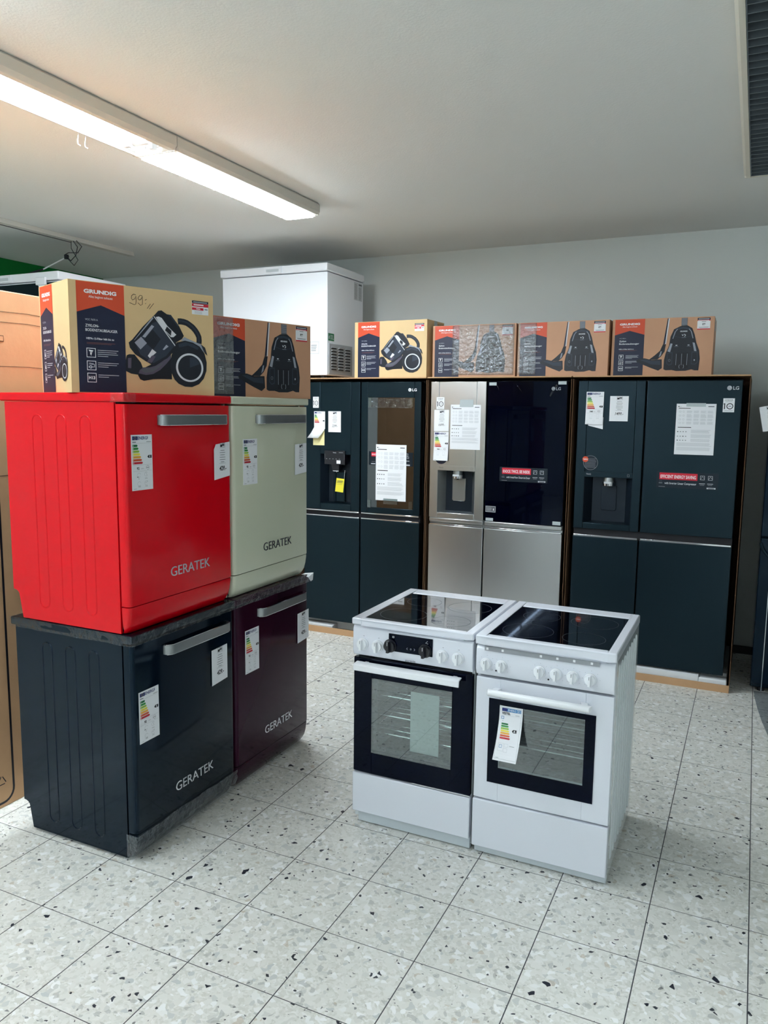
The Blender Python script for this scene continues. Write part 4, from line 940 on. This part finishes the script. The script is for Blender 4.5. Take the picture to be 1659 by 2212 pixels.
# 3 plain graphite
t, ul, ur, X, Z = fridge((-.998, -.601, -.083), 'dark graphite fridge with plain doors, rightmost along the wall', 'plain')
sheet(ul, 'energy_label', (X(-.949), 0, Z(1.556)), U_, W_U, N_, .104, .196, lambda a: energy_sheet(a, .104, .196, 5, number='348', kind=1), lift=.012, label='white energy rating label with coloured arrows')
m = MB(); m.loft([[V((X(-.935), -.003, Z(1.57))), V((X(-.842), -.003, Z(1.60)))], [V((X(-.93), -.006, Z(1.548))), V((X(-.842), -.010, Z(1.527)))]], 'paper', caps=False, smooth=False, closed=False); o = m.build('label_backing', ul, smooth=0); md = o.modifiers.new('t', 'SOLIDIFY'); md.thickness = .0006
sheet(ul, 'price_tag', (X(-.808), 0, Z(1.577)), U_, W_U, N_, .108, .150, lambda a: price_print(a, .108, .150, '1499.-', .01), label='white price tag reading 1499')
m = MB(); m.cyl((X(-.907), -.0012, Z(1.321)), (X(-.907), .0, Z(1.321)), .044, 'graphite_dark', 32); a = Art(m, (X(-.907), -.0012, Z(1.321)), U_, W_U, N_)
a.ring(0, 0, .044, .044, .0014, 'ink_grey', 1, 40); a.lines(-.036, -.03, .034, .03, 9, 'ink_dgrey', 1, .5, 3, .1); a.disc(-.032, .021, .018, .018, 'ink_orange', 3, 24); a.text('TIPPS', -.032, .017, .007, 'ink_white', w=.028, bold=.03, l=4, align='c')
m.build('round_sticker', ul)
m = MB(); a = Art(m, (X(-.164), 0, Z(1.762)), U_, W_U, N_); lg_mark(a, 0, 0, .025, .062, 'ink_lgrey'); m.build('brand_mark', ur)
sticker10(ur, X(-.180), Z(1.638), .060, .078)
sheet(ur, 'info_sheet', (X(-.428), 0, Z(1.390)), U_, W_U, N_, .214, .294, manual_print(.214, .294, 21), label='white printed information sheet')
m = MB(); m.box(X(-.375), X(-.270), -.0038, -.0030, Z(1.668), Z(1.688), 'tape'); m.build('adhesive_tape', ur)
feature_band(ur, X, Z, -.517, -.178, 1.190, 1.285, 'EFFICIENT ENERGY SAVING', 'with Inverter Linear Compressor', .226)

def open_carton(x0, x1, label, lean=0.0):
    """cardboard shell left around a fridge after its front was cut away"""
    t = thing('fridge_carton', ((x0 + x1) / 2, 4.868, 0), 0, label, 'cardboard carton', 'cut-open cartons around the fridges')
    w_ = (x1 - x0) / 2; D = .82; th = .003
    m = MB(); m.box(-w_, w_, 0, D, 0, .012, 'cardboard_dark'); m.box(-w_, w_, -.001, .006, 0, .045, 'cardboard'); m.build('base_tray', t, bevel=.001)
    for s in (-1, 1):
        m = MB(); xa, xb = (-w_, -w_ + th) if s < 0 else (w_ - th, w_)
        n = 26; rings = []
        for i in range(n + 1):
            z = .012 + (ZT - .018 - .012) * i / n; q = .006 * noise.noise(V((s * 3 + x0, z * 9, 2))); k = .016 * noise.noise(V((x0, z * 17, s * 5)))
            rings.append([V((xa, .008 + k, z)), V((xb, .008 + k, z)), V((xb, D, z)), V((xa, D, z))])
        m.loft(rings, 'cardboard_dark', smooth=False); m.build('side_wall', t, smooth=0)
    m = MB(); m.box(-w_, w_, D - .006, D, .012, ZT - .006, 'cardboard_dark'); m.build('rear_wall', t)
    m = MB(); n = 20; rings = []
    for i in range(n + 1):
        x = -w_ + 2 * w_ * i / n; e = .010 * noise.noise(V((x * 7, x0, 4)))
        rings.append([V((x, -.004 + e, ZT - .0072)), V((x, -.004 + e, ZT - .0002)), V((x, D, ZT - .0002)), V((x, D, ZT - .0072))])
    m.loft(rings, 'cardboard', smooth=False); m.build('top_panel', t, smooth=0)
    return t
open_carton(-3.012, -1.997, 'brown carton shell around the fridge with the window in its door')
open_carton(-1.990, -1.040, 'brown carton shell around the steel and black glass fridge')
open_carton(-1.030, -.045, 'brown carton shell around the rightmost fridge')
def foam_base(x0, x1, label, seg):
    t = thing('foam_block', ((x0 + x1) / 2, 4.885, .012), 0, label, 'foam', 'white foam bases under the fridges')
    w_ = (x1 - x0) / 2; m = MB()
    m.box(-w_, w_, .09, .72, 0, .074, 'foam')
    for a_, b_, z in seg: m.box(-w_ + a_, -w_ + b_, 0, .09, 0, z, 'foam')
    m.build('foam', t, bevel=.006)
    return t
foam_base(-2.995, -2.010, 'white foam base showing under the fridge with the window', ((.0, .28, .045), (.7, .985, .074)))
foam_base(-1.975, -1.055, 'white foam base under the steel and black glass fridge', ((0, .92, .06),))
foam_base(-1.015, -.060, 'long white foam base showing under the rightmost fridge', ((0, .80, .068), (.80, .955, .055)))

# ------------------------------------------------------------------ chest freezers
def chest_freezer(loc, W_, D, h, label, front, clasp=False, grille=True):
    t = thing('chest_freezer', loc, 0, label, 'freezer', 'white chest freezers')
    lid = .055
    m = MB(); m.box(0, W_, .006, D, .02, h - lid - .004, 'freezer_white'); b = m.build('body', t, bevel=.006, seg=3)
    if front != 'freezer_white':
        m = MB(); m.box(.006, W_ - .006, .0, .008, .03, h - lid - .012, front); m.build('front_panel', t, bevel=.002)
    m = MB(); m.box(-.008, W_ + .008, -.012, D + .004, h - lid, h, 'freezer_white'); l_ = m.build('lid', t, bevel=.008, seg=3)
    m = MB(); hx = W_ * .43
    m.box(hx, hx + .15, -.022, -.010, h - lid + .002, h - .004, 'freezer_white'); m.box(hx + .022, hx + .128, -.0235, -.021, h - lid + .014, h - .022, 'white_shade')
    m.build('lid_handle', l_, bevel=.004)
    if clasp:
        m = MB(); m.box(W_ - .19, W_ - .10, -.024, -.008, h - .085, h - .035, 'freezer_white'); m.prism([(W_ - .175, h - .085), (W_ - .165, h - .098), (W_ - .125, h - .098), (W_ - .115, h - .085)], 'y', -.020, -.006, 'freezer_white'); m.build('clasp', l_, bevel=.004)
    if grille:
        m = MB(); x = W_
        m.box(x, x + .004, .03, .38, .03, .245, 'grille_grey')
        gl = m.build('grille', t, bevel=.002); m = MB()
        for c in range(3):
            for r in range(8):
                y0 = .06 + .105 * c; z = .06 + .021 * r; m.box(x + .004, x + .0055, y0, y0 + .075, z, z + .008, 'dark_gap'); m.box(x + .004, x + .010, y0, y0 + .075, z + .008, z + .013, 'grille_grey')
        m.build('vent_slots', gl)
        m = MB(); a = Art(m, (x, .02, .262), (0, 1, 0), (0, 0, 1), (1, 0, 0)); a.rect(0, 0, .085, .052, 'v_green', 1)
        for i, q in enumerate(('zig', 0, 0, 0)): pass
        a.poly([(.01, .012), (.02, .012), (.016, .024), (.024, .024), (.012, .042), (.014, .028), (.008, .028)], 'ink_lgrey', 2); a.frame(.032, .012, .048, .04, .003, 'ink_lgrey', 2); a.frame(.052, .012, .066, .04, .003, 'ink_lgrey', 2); a.rect(.068, .012, .080, .016, 'ink_lgrey', 2)
        m.build('green_sticker', t)
        m = MB(); a = Art(m, (x, D - .15, h - .20), (0, 1, 0), (0, 0, 1), (1, 0, 0)); a.rect(0, 0, .06, .13, 'ink_lgrey', 1); a.lines(.006, .01, .05, .12, 14, 'ink_grey', 2); a.rect(.066, 0, .13, .13, 'ink_lgrey', 1); a.rect(.072, .112, .124, .122, 'ink_dgrey', 2); a.lines(.072, .01, .12, .10, 12, 'ink_grey', 2)
        m.build('rating_plate', t)
        m = MB(); a = Art(m, (W_ - .14, .006, .17), (1, 0, 0), (0, 0, 1), (0, -1, 0)); a.rect(0, 0, .075, .085, 'ink_lgrey', 1); a.rect(.004, .004, .071, .081, 'ink_white', 2); a.lines(.01, .02, .06, .07, 4, 'ink_grey', 3); m.build('spec_sticker', t)
    for x in (.06, W_ - .06):
        for y in (.06, D - .06):
            m = MB(); m.cyl((x, y, 0), (x, y, .021), .02, 'black_plastic', 14); m.build('foot', t)
    return t
chest_freezer((-3.665, 4.895, ZT), .895, .56, .792, 'tall white chest freezer standing on the fridge cartons near the wall', 'freezer_white')
chest_freezer((-5.22, 3.87, 1.66), 1.01, .6, .85, 'white chest freezer with a dark front, top left behind the brown carton', 'graphite_dark', clasp=True, grille=False)

def plain_carton(x0, x1, y0, y1, h, label, print_=True):
    t = thing('cardboard_carton', ((x0 + x1) / 2, (y0 + y1) / 2, 0), 0, label, 'cardboard carton')
    a, b = (x1 - x0) / 2, (y1 - y0) / 2
    m = MB(); m.box(-a, a, -b, b, 0, h, 'cardboard')
    if print_:
        A = Art(m, (a, -b, 0), (0, 1, 0), (0, 0, 1), (1, 0, 0))
        # rounded black outline along the lower part and right edge of the printed face
        fx = (2.118 - y0); pts = [(fx, h * .74), (fx, .07)]
        for i in range(7):
            q = PI / 2 * i / 6; pts.append((fx - .05 + .05 * math.cos(q), .07 - .05 * math.sin(q)))
        pts.append((.0, .02)); A.stroke(pts, .010, 'ink_black', 1)
        c = (fx - .055, .115)
        tri = [(c[0] - .022, c[1] - .016), (c[0] + .022, c[1] - .016), (c[0], c[1] + .024)]
        for i in range(3):
            p, q = tri[i], tri[(i + 1) % 3]; p2 = (p[0] + (q[0] - p[0]) * .12, p[1] + (q[1] - p[1]) * .12); q2 = (p[0] + (q[0] - p[0]) * .82, p[1] + (q[1] - p[1]) * .82); A.stroke([p2, q2], .004, 'ink_black', 1)
        A.rect(fx + .03, h - .19, fx + .055, h - .187, 'cardboard_dark', 1)
        for z in (h - .09, h - .13, h - .30): A.stroke([(0, z), (b, z + .012), (2 * b, z - .004)], .0025, 'cardboard_dark', 1)
        for z in (h - .72,): A.stroke([(0, z), (2 * b, z + .006)], .004, 'cardboard_dark', 1)
    m.build('carton', t, bevel=.004, seg=2)
    m = MB(); m.box(-.03, .03, -b - .0008, b + .0008, h, h + .0008, 'tape_clear'); m.build('packing_tape', t)
    if print_:
        m = MB(); yy = -b + (2.168 - y0)
        m.box(a, a + .001, yy - .03, yy + .008, h - .196, h - .172, 'cardboard_dark'); m.box(a + .001, a + .0018, yy - .032, yy + .005, h - .193, h - .175, 'cardboard'); m.build('handle_tab', t)
    return t
plain_carton(-3.42, -2.676, 1.86, 2.72, 2.07, 'tall brown carton left of the dishwashers with a black outline print')
plain_carton(-5.3, -4.12, 3.80, 4.52, 1.658, 'brown carton carrying the dark-fronted chest freezer', False)
plain_carton(-4.0, -3.03, 4.88, 5.66, ZT - .002, 'brown carton under the left end of the tall white chest freezer', False)

# ------------------------------------------------------------------ cookers
def knob(parent, x, z, r, key, grip='bar', ry=0):
    m = MB()
    m.cyl((0, 0, 0), (0, -.004, 0), r * 1.12, key, 28); m.cyl((0, -.004, 0), (0, -.016, 0), r, key, 28, r2=r * .93)
    w_ = r * .27
    m.prism([(-w_, -.016), (-w_ * .8, -.030), (w_ * .8, -.030), (w_, -.016)], 'z', -r * .95, r * .95, key)
    m.box(-.0008, .0008, -.0305, -.0299, r * .3, r * .9, 'ink_dgrey' if key != 'black_plastic' else 'ink_white')
    o = m.build('knob', parent, bevel=.001); o.location = (x, 0, z); o.rotation_euler = (0, ry, 0)
    return o
def cooker(x0, label, kind):
    Y, W_, D = 2.606, .487, .545
    t = thing('cooker', (x0, Y, 0), 0, label, 'cooker', 'white freestanding cookers')
    X = lambda x: x - x0
    zt = .838
    ox0, ox1, oz0, oz1 = (.07, W_ - .07, .30, .61)
    # body: side panels, back, oven cavity
    m = MB()
    for s in (0, 1):
        xa, xb = (0, .012) if s == 0 else (W_ - .012, W_)
        m.box(xa, xb, .02, D, .022, zt - .036, 'white_side')
        for i in range(8):
            yy = .07 + i * .058; pts = stadium(yy, .026, .07 + .0, .775, 6)
            m.tube([((0 if s == 0 else W_), y, z) for y, z in pts], .0022, 'white_side', 5, closed=True)
    m.box(.012, W_ - .012, D - .01, D, .022, zt - .036, 'white_side'); m.box(.012, W_ - .012, .02, .05, .022, .214, 'white_side'); m.box(.012, W_ - .012, .035, .06, .684, zt - .036, 'white_side')
    m.build('body', t, smooth=35)
    m = MB(); m.box(.03, W_ - .03, .03, .46, .25, .66, 'cavity', skip=('f',)); o = m.build('oven_cavity', t, smooth=0); md = o.modifiers.new('t', 'SOLIDIFY'); md.thickness = .002
    for z in ((.365, .44, .52) if kind == 'black' else (.525, .42)):
        m = MB()
        for i in range(9): m.cyl((.045, .06 + i * .045, z), (W_ - .045, .06 + i * .045, z), .0018 if i else .003, 'rack', 6)
        m.cyl((.045, .06, z), (.045, .42, z), .0025, 'rack', 6); m.cyl((W_ - .045, .06, z), (W_ - .045, .42, z), .0025, 'rack', 6)
        m.build('oven_rack', t)
    # hob
    m = MB(); fr = [(0 - .002, -.016), (W_ + .002, -.016), (W_ + .002, D + .004), (0 - .002, D + .004)]
    gx0, gx1, gy0, gy1 = (.040, W_ - .030, .012, D - .075)
    if kind == 'white': gx0, gx1, gy0 = .036, W_ - .028, .016
    z0, z1 = zt - .034, zt
    if kind == 'black': z0 = zt - .026
    m.box(-.002, gx0, -.016, D + .004, z0, z1, 'white_enamel'); m.box(gx1, W_ + .002, -.016, D + .004, z0, z1, 'white_enamel')
    m.box(gx0, gx1, -.016, gy0, z0, z1, 'white_enamel'); m.box(gx0, gx1, gy1, D + .004, z0, z1, 'white_enamel')
    bmesh.ops.remove_doubles(m.bm, verts=m.bm.verts[:], dist=.0001)
    internal = [f for f in m.bm.faces if sum(1 for e in f.edges if len(e.link_faces) > 2) >= 3]
    bmesh.ops.delete(m.bm, geom=internal, context='FACES')
    a = Art(m, (W_ * .3, gy1 + .03, z1), (1, 0, 0), (0, 1, 0), (0, 0, 1)); 
    for i in range(3): a.rect(.0 + .08 * i, 0, .055 + .08 * i, .004, 'ink_lgrey', 1)
    hf = m.build('hob_frame', t, bevel=.005, seg=3)
    m = MB(); m.box(gx0 + .0005, gx1 - .0005, gy0 + .0005, gy1 - .0005, z1 - .008, z1 - .0025, 'hob_glass')
    a = Art(m, (0, 0, z1 - .0025), (1, 0, 0), (0, 1, 0), (0, 0, 1), base=.0003)
    gw, gh = gx1 - gx0, gy1 - gy0
    for cx, cy, r in ((.27, .25, .092), (.75, .23, .075), (.26, .74, .072), (.74, .73, .088)): a.ring(gx0 + gw * cx, gy0 + gh * cy, r, r, .0011, 'hob_ring', 1, 48)
    m.build('hob_glass', t)
    # control panel
    m = MB(); pz0, pz1 = .692, z0 - .004
    m.prism([(-.004, pz0), (.035, pz0), (.035, pz1), (-.002, pz1), (-.010, pz1 - .012), (-.012, pz0 + .02)], 'x', 0.001, W_ - .001, 'white_enamel')
    a = Art(m, (0, -.0125, 0), (1, 0, 0), (0, 0, 1), (0, -1, 0))
    if kind == 'black':
        a.text('gorenje', X(-1.108), .6975, .0085, 'ink_dgrey', w=.042, align='c', bold=.012)
        for kx in (-1.302, -1.239, -.979, -.918): a.rect(X(kx) - .002, .7705, X(kx) + .003, .772, 'ink_dgrey', 1)
    else:
        a.rect(X(-.821), .784, X(-.420), .8005, 'ink_grey', 2)
        for kx in (-.811, -.755, -.619, -.562, -.505, -.446): a.rect(X(kx) - .004, .788, X(kx) + .004, .7965, 'ink_white', 3)
        for kx in (-.811, -.755, -.619, -.562, -.505, -.446):
            for q in range(8): a.disc(X(kx) + .029 * math.cos(q * PI / 4), .738 + .029 * math.sin(q * PI / 4), .0008, .0008, 'ink_dgrey', 1, 6)
        for kx, kz in ((-.777, .716), (-.590, .714)): a.disc(X(kx), kz, .0032, .0032, 'ink_black', 2, 14)
        a.frame(X(-.797), .714, X(-.790), .720, .0008, 'ink_grey', 1)
    cp = m.build('control_panel', t, bevel=.003)
    K = bpy.data.objects.new('controls', None)
    bpy.data.objects.remove(K)
    if kind == 'black':
        m = MB(); m.box(X(-1.197), X(-1.020), -.0145, -.010, .729, .796, 'black_glass'); a = Art(m, (X(-1.197), -.0145, .729), (1, 0, 0), (0, 0, 1), (0, -1, 0))
        a.frame(.016, .052, .023, .059, .0012, 'ink_white', 1); a.stroke([(.158, .058), (.150, .050), (.160, .048)], .0012, 'ink_white', 1)
        a.stroke([(.078, .022), (.074, .018), (.078, .014)], .0012, 'ink_lgrey', 1); a.ring(.091, .018, .003, .003, .001, 'ink_lgrey', 1, 14); a.stroke([(.104, .022), (.108, .018), (.104, .014)], .0012, 'ink_lgrey', 1)
        m.build('display', cp, bevel=.001)
        for kx in (-1.306, -1.243, -.981, -.920): k_ = knob(cp, X(kx), .740, .0205, 'white_plastic'); k_.location.y = -.012
        for kx in (-1.190, -1.048): k_ = knob(cp, X(kx), .749, .0225, 'black_plastic'); k_.location.y = -.0145; 
    else:
        for kx in (-.814, -.758, -.622, -.565, -.508, -.449): k_ = knob(cp, X(kx), .737, .0185, 'white_plastic'); k_.location.y = -.012
    # oven door
    dz0, dz1 = (.219, .680) if kind == 'black' else (.225, .682)
    wx0, wx1, wz0, wz1 = (.076, W_ - .078, .305, .605) if kind == 'black' else (.094, W_ - .094, .352, .590)
    if kind == 'black': wx0, wx1 = X(-1.272), X(-.944)
    else: wx0, wx1 = X(-.762), X(-.461)
    m = MB()
    key = 'black_glass' if kind == 'black' else 'white_enamel'
    m.box(.002, wx0, -.002, .028, dz0, dz1, key); m.box(wx1, W_ - .002, -.002, .028, dz0, dz1, key); m.box(wx0, wx1, -.002, .028, dz0, wz0, key); m.box(wx0, wx1, -.002, .028, wz1, dz1, key)
    bmesh.ops.remove_doubles(m.bm, verts=m.bm.verts[:], dist=.0001)
    bmesh.ops.delete(m.bm, geom=[f for f in m.bm.faces if sum(1 for e in f.edges if len(e.link_faces) > 2) >= 3], context='FACES')
    dr = m.build('oven_door', t, bevel=.002)
    if kind == 'white':
        m = MB(); gx0_, gx1_, gz0_, gz1_ = X(-.802), X(-.425), .293, .609
        m.box(gx0_, wx0, -.0045, -.002, gz0_, gz1_, 'black_glass'); m.box(wx1, gx1_, -.0045, -.002, gz0_, gz1_, 'black_glass'); m.box(wx0, wx1, -.0045, -.002, gz0_, wz0, 'black_glass'); m.box(wx0, wx1, -.0045, -.002, wz1, gz1_, 'black_glass')
        m.build('glass_border', dr)
    yp = -.0028 if kind == 'black' else -.0045
    m = MB(); m.box(wx0, wx1, yp + .0006, yp + .0022, wz0, wz1, 'oven_pane'); m.build('window_pane', dr)
    # inner frame seen through the pane
    m = MB(); i_ = .02
    m.box(wx0, wx0 + i_, .012, .028, wz0, wz1, 'black_plastic'); m.box(wx0, wx1, .012, .028, wz0, wz0 + i_ * 1.2, 'black_plastic'); m.build('window_frame', dr)
    if kind == 'black':
        m = MB(); m.box(X(-1.122), X(-1.006), .030, .033, .325, .566, 'foam'); m.build('packing_sheet', dr)
        m = MB(); hz = .652
        m.prism([(-.046, hz - .010), (-.040, hz - .012), (-.036, hz + .010), (-.012, hz + .013), (-.012, hz + .018), (-.040, hz + .016), (-.046, hz + .012)], 'x', X(-1.330), X(-.905), 'white_plastic')
        for hx in (X(-1.30), X(-.94)): m.box(hx, hx + .016, -.016, .0, hz + .004, hz + .016, 'white_plastic')
        m.build('door_handle', dr, bevel=.0015)
        m = MB(); m.box(X(-1.10), X(-.866), -.004, -.0005, .2165, .2205, 'chrome'); m.build('door_trim', dr)
    else:
        m = MB(); hz = .642; n = 12
        ring = lambda x, y, r: [V((x, y + r * math.cos(2 * PI * i / n), hz + r * 1.1 * math.sin(2 * PI * i / n))) for i in range(n)]
        ha, hb = X(-.800), X(-.437)
        m.loft([ring(ha, -.034, .009), ring(ha + .006, -.040, .0115), ring(hb - .006, -.040, .0115), ring(hb, -.034, .009)], 'white_plastic')
        for hx, d in ((ha + .03, 1), (hb - .03, -1)): m.prism([(hx - .012, -.003), (hx + .012, -.003), (hx - d * .008 + .010, -.036), (hx - d * .008 - .010, -.036)], 'z', hz - .008, hz + .008, 'white_plastic')
        m.build('door_handle', dr, bevel=.001)
        # hanging energy sheet, curled away from the glass
        ew, eh = .084, .172; ex0, ez1 = X(-.760), .590
        def pr(a):
            P1 = a.P; a.P = lambda x, y, l: P1(x, y * .172 / .188, l)
            a.rect(.009, .168, .028, .181, 'ink_eu', 1); a.rect(.028, .168, .078, .181, 'ink_blue', 1); a.text('ENERG', .031, .171, .0075, 'ink_white', w=.028, bold=.01)
            a.frame(.063, .170, .069, .179, .001, 'ink_white', 2); a.frame(.070, .170, .076, .179, .001, 'ink_white', 2)
            a.text('VESTEL', .009, .1565, .0085, 'ink_black', w=.031, bold=.035); a.rect(.058, .157, .073, .1585, 'ink_grey', 1); a.rect(.009, .1525, .078, .153, 'ink_lgrey', 1)
            a.frame(.008, .138, .018, .149, .0015, 'ink_blue', 1); a.rect(.013, .131, .0155, .1325, 'ink_dgrey', 1)
            for i in range(7): 
                y = .118 - i * .0082; a.poly([(.011, y), (.033 + i * .0021, y), (.036 + i * .0021, y + .003), (.033 + i * .0021, y + .006), (.011, y + .006)], ECOL[i], 1)
            a.poly([(.068, .094), (.068, .105), (.056, .105), (.051, .0995), (.056, .094)], 'ink_black', 1); a.text('A', .0605, .096, .007, 'ink_white', align='c', bold=.03)
            a.frame(.010, .030, .030, .055, .0007, 'ink_lgrey', 1); a.frame(.014, .040, .024, .050, .001, 'ink_blue', 1); a.frame(.032, .044, .045, .055, .0007, 'ink_lgrey', 1); a.frame(.032, .028, .045, .040, .0007, 'ink_lgrey', 1)
            a.rect(.050, .048, .068, .0495, 'ink_grey', 1); a.frame(.004, .006, .082, .184, .0006, 'ink_grey', 1); a.rect(.009, .009, .02, .0102, 'ink_grey', 1)
        sh_ = .10
        sheet(dr, 'energy_label', (ex0, yp - .002, ez1 - eh), (1, 0, 0), (0, 0, 1), (0, -1, 0), ew, eh, pr, lift=.075, label='curling energy label hanging over the oven glass')
    # drawer and plinth
    zd0 = .053 if kind == 'black' else .036
    m = MB(); m.box(.0005, W_ - .0005, -.008, .02, zd0, .2135 if kind == 'black' else .2195, 'white_enamel'); m.build('drawer', t, bevel=.004, seg=3)
    m = MB(); m.box(.018 if kind == 'black' else .006, W_ - .002, .012, .03, .006, zd0 + .003, 'white_shade'); m.build('plinth', t, bevel=.002)
    for x in (.04, W_ - .04):
        for y in (.05, D - .06):
            m = MB(); m.cyl((x, y, 0), (x, y, .024), .016, 'black_plastic', 14); m.build('foot', t)
    return t
cooker(-1.351, 'white cooker with a black glass oven door and black display, left of the pair', 'black')
cooker(-.854, 'white cooker with a white oven door and hanging energy label, right of the pair', 'white')

# ------------------------------------------------------------------ dark appliance cut off by the right edge
t = thing('upright_freezer', (.065, 4.92, 0), 0, 'black appliance with a curved handle, cut off by the right edge', 'freezer')
m = MB(); m.box(0, .60, .05, .66, .03, 1.78, 'black_enamel'); m.build('body', t, bevel=.006)
m = MB(); m.box(.0, .60, .005, .046, .935, 1.77, 'black_enamel'); d2 = m.build('upper_door', t, bevel=.006)
m = MB(); m.box(.0, .60, .012, .046, .06, .925, 'black_enamel'); d1 = m.build('lower_door', t, bevel=.006)
m = MB(); m.box(.004, .59, -.004, .012, .918, .926, 'graphite'); m.build('door_edge', d1, bevel=.002)
m = MB(); pth = [(.004 + .09 * (i / 10) ** 2 * 1.2, -.006, .90 - .12 * i / 10) for i in range(11)]
m.tube(pth, .009, 'graphite', 10); m.build('handle', d1)
m = MB(); m.box(.058, .062, .004, .012, .02, .62, 'chrome'); m.build('edge_trim', d1)
sheet(d2, 'price_tag', (-.03, .002, 1.53), (.98, 0, .2), (-.2, 0, .98), (0, -1, 0), .10, .14, lambda a: price_print(a, .10, .14, '429.-'), label='white price tag')
for x in (.06, .54):
    for y in (.10, .60):
        m = MB(); m.cyl((x, y, 0), (x, y, .031), .02, 'black_plastic', 12); m.build('foot', t)
glassy('sheet_tint', (0.80, 0.82, 0.84), 0.02, rough=0.25, f90=0.15)
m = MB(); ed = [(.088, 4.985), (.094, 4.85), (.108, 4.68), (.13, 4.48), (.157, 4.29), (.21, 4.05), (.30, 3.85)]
m.prism([(x, y) for x, y in ed] + [(.62, 3.85), (.62, 4.90), (.30, 4.90), (.15, 4.985)], 'z', .0008, .0016, 'sheet_tint')  # thin grey-tinted layer that darkens the floor inside a curved edge
tag(m.build('tinted_sheet'), 'thin grey see-through sheet lying on the floor at the right edge', 'plastic sheet')
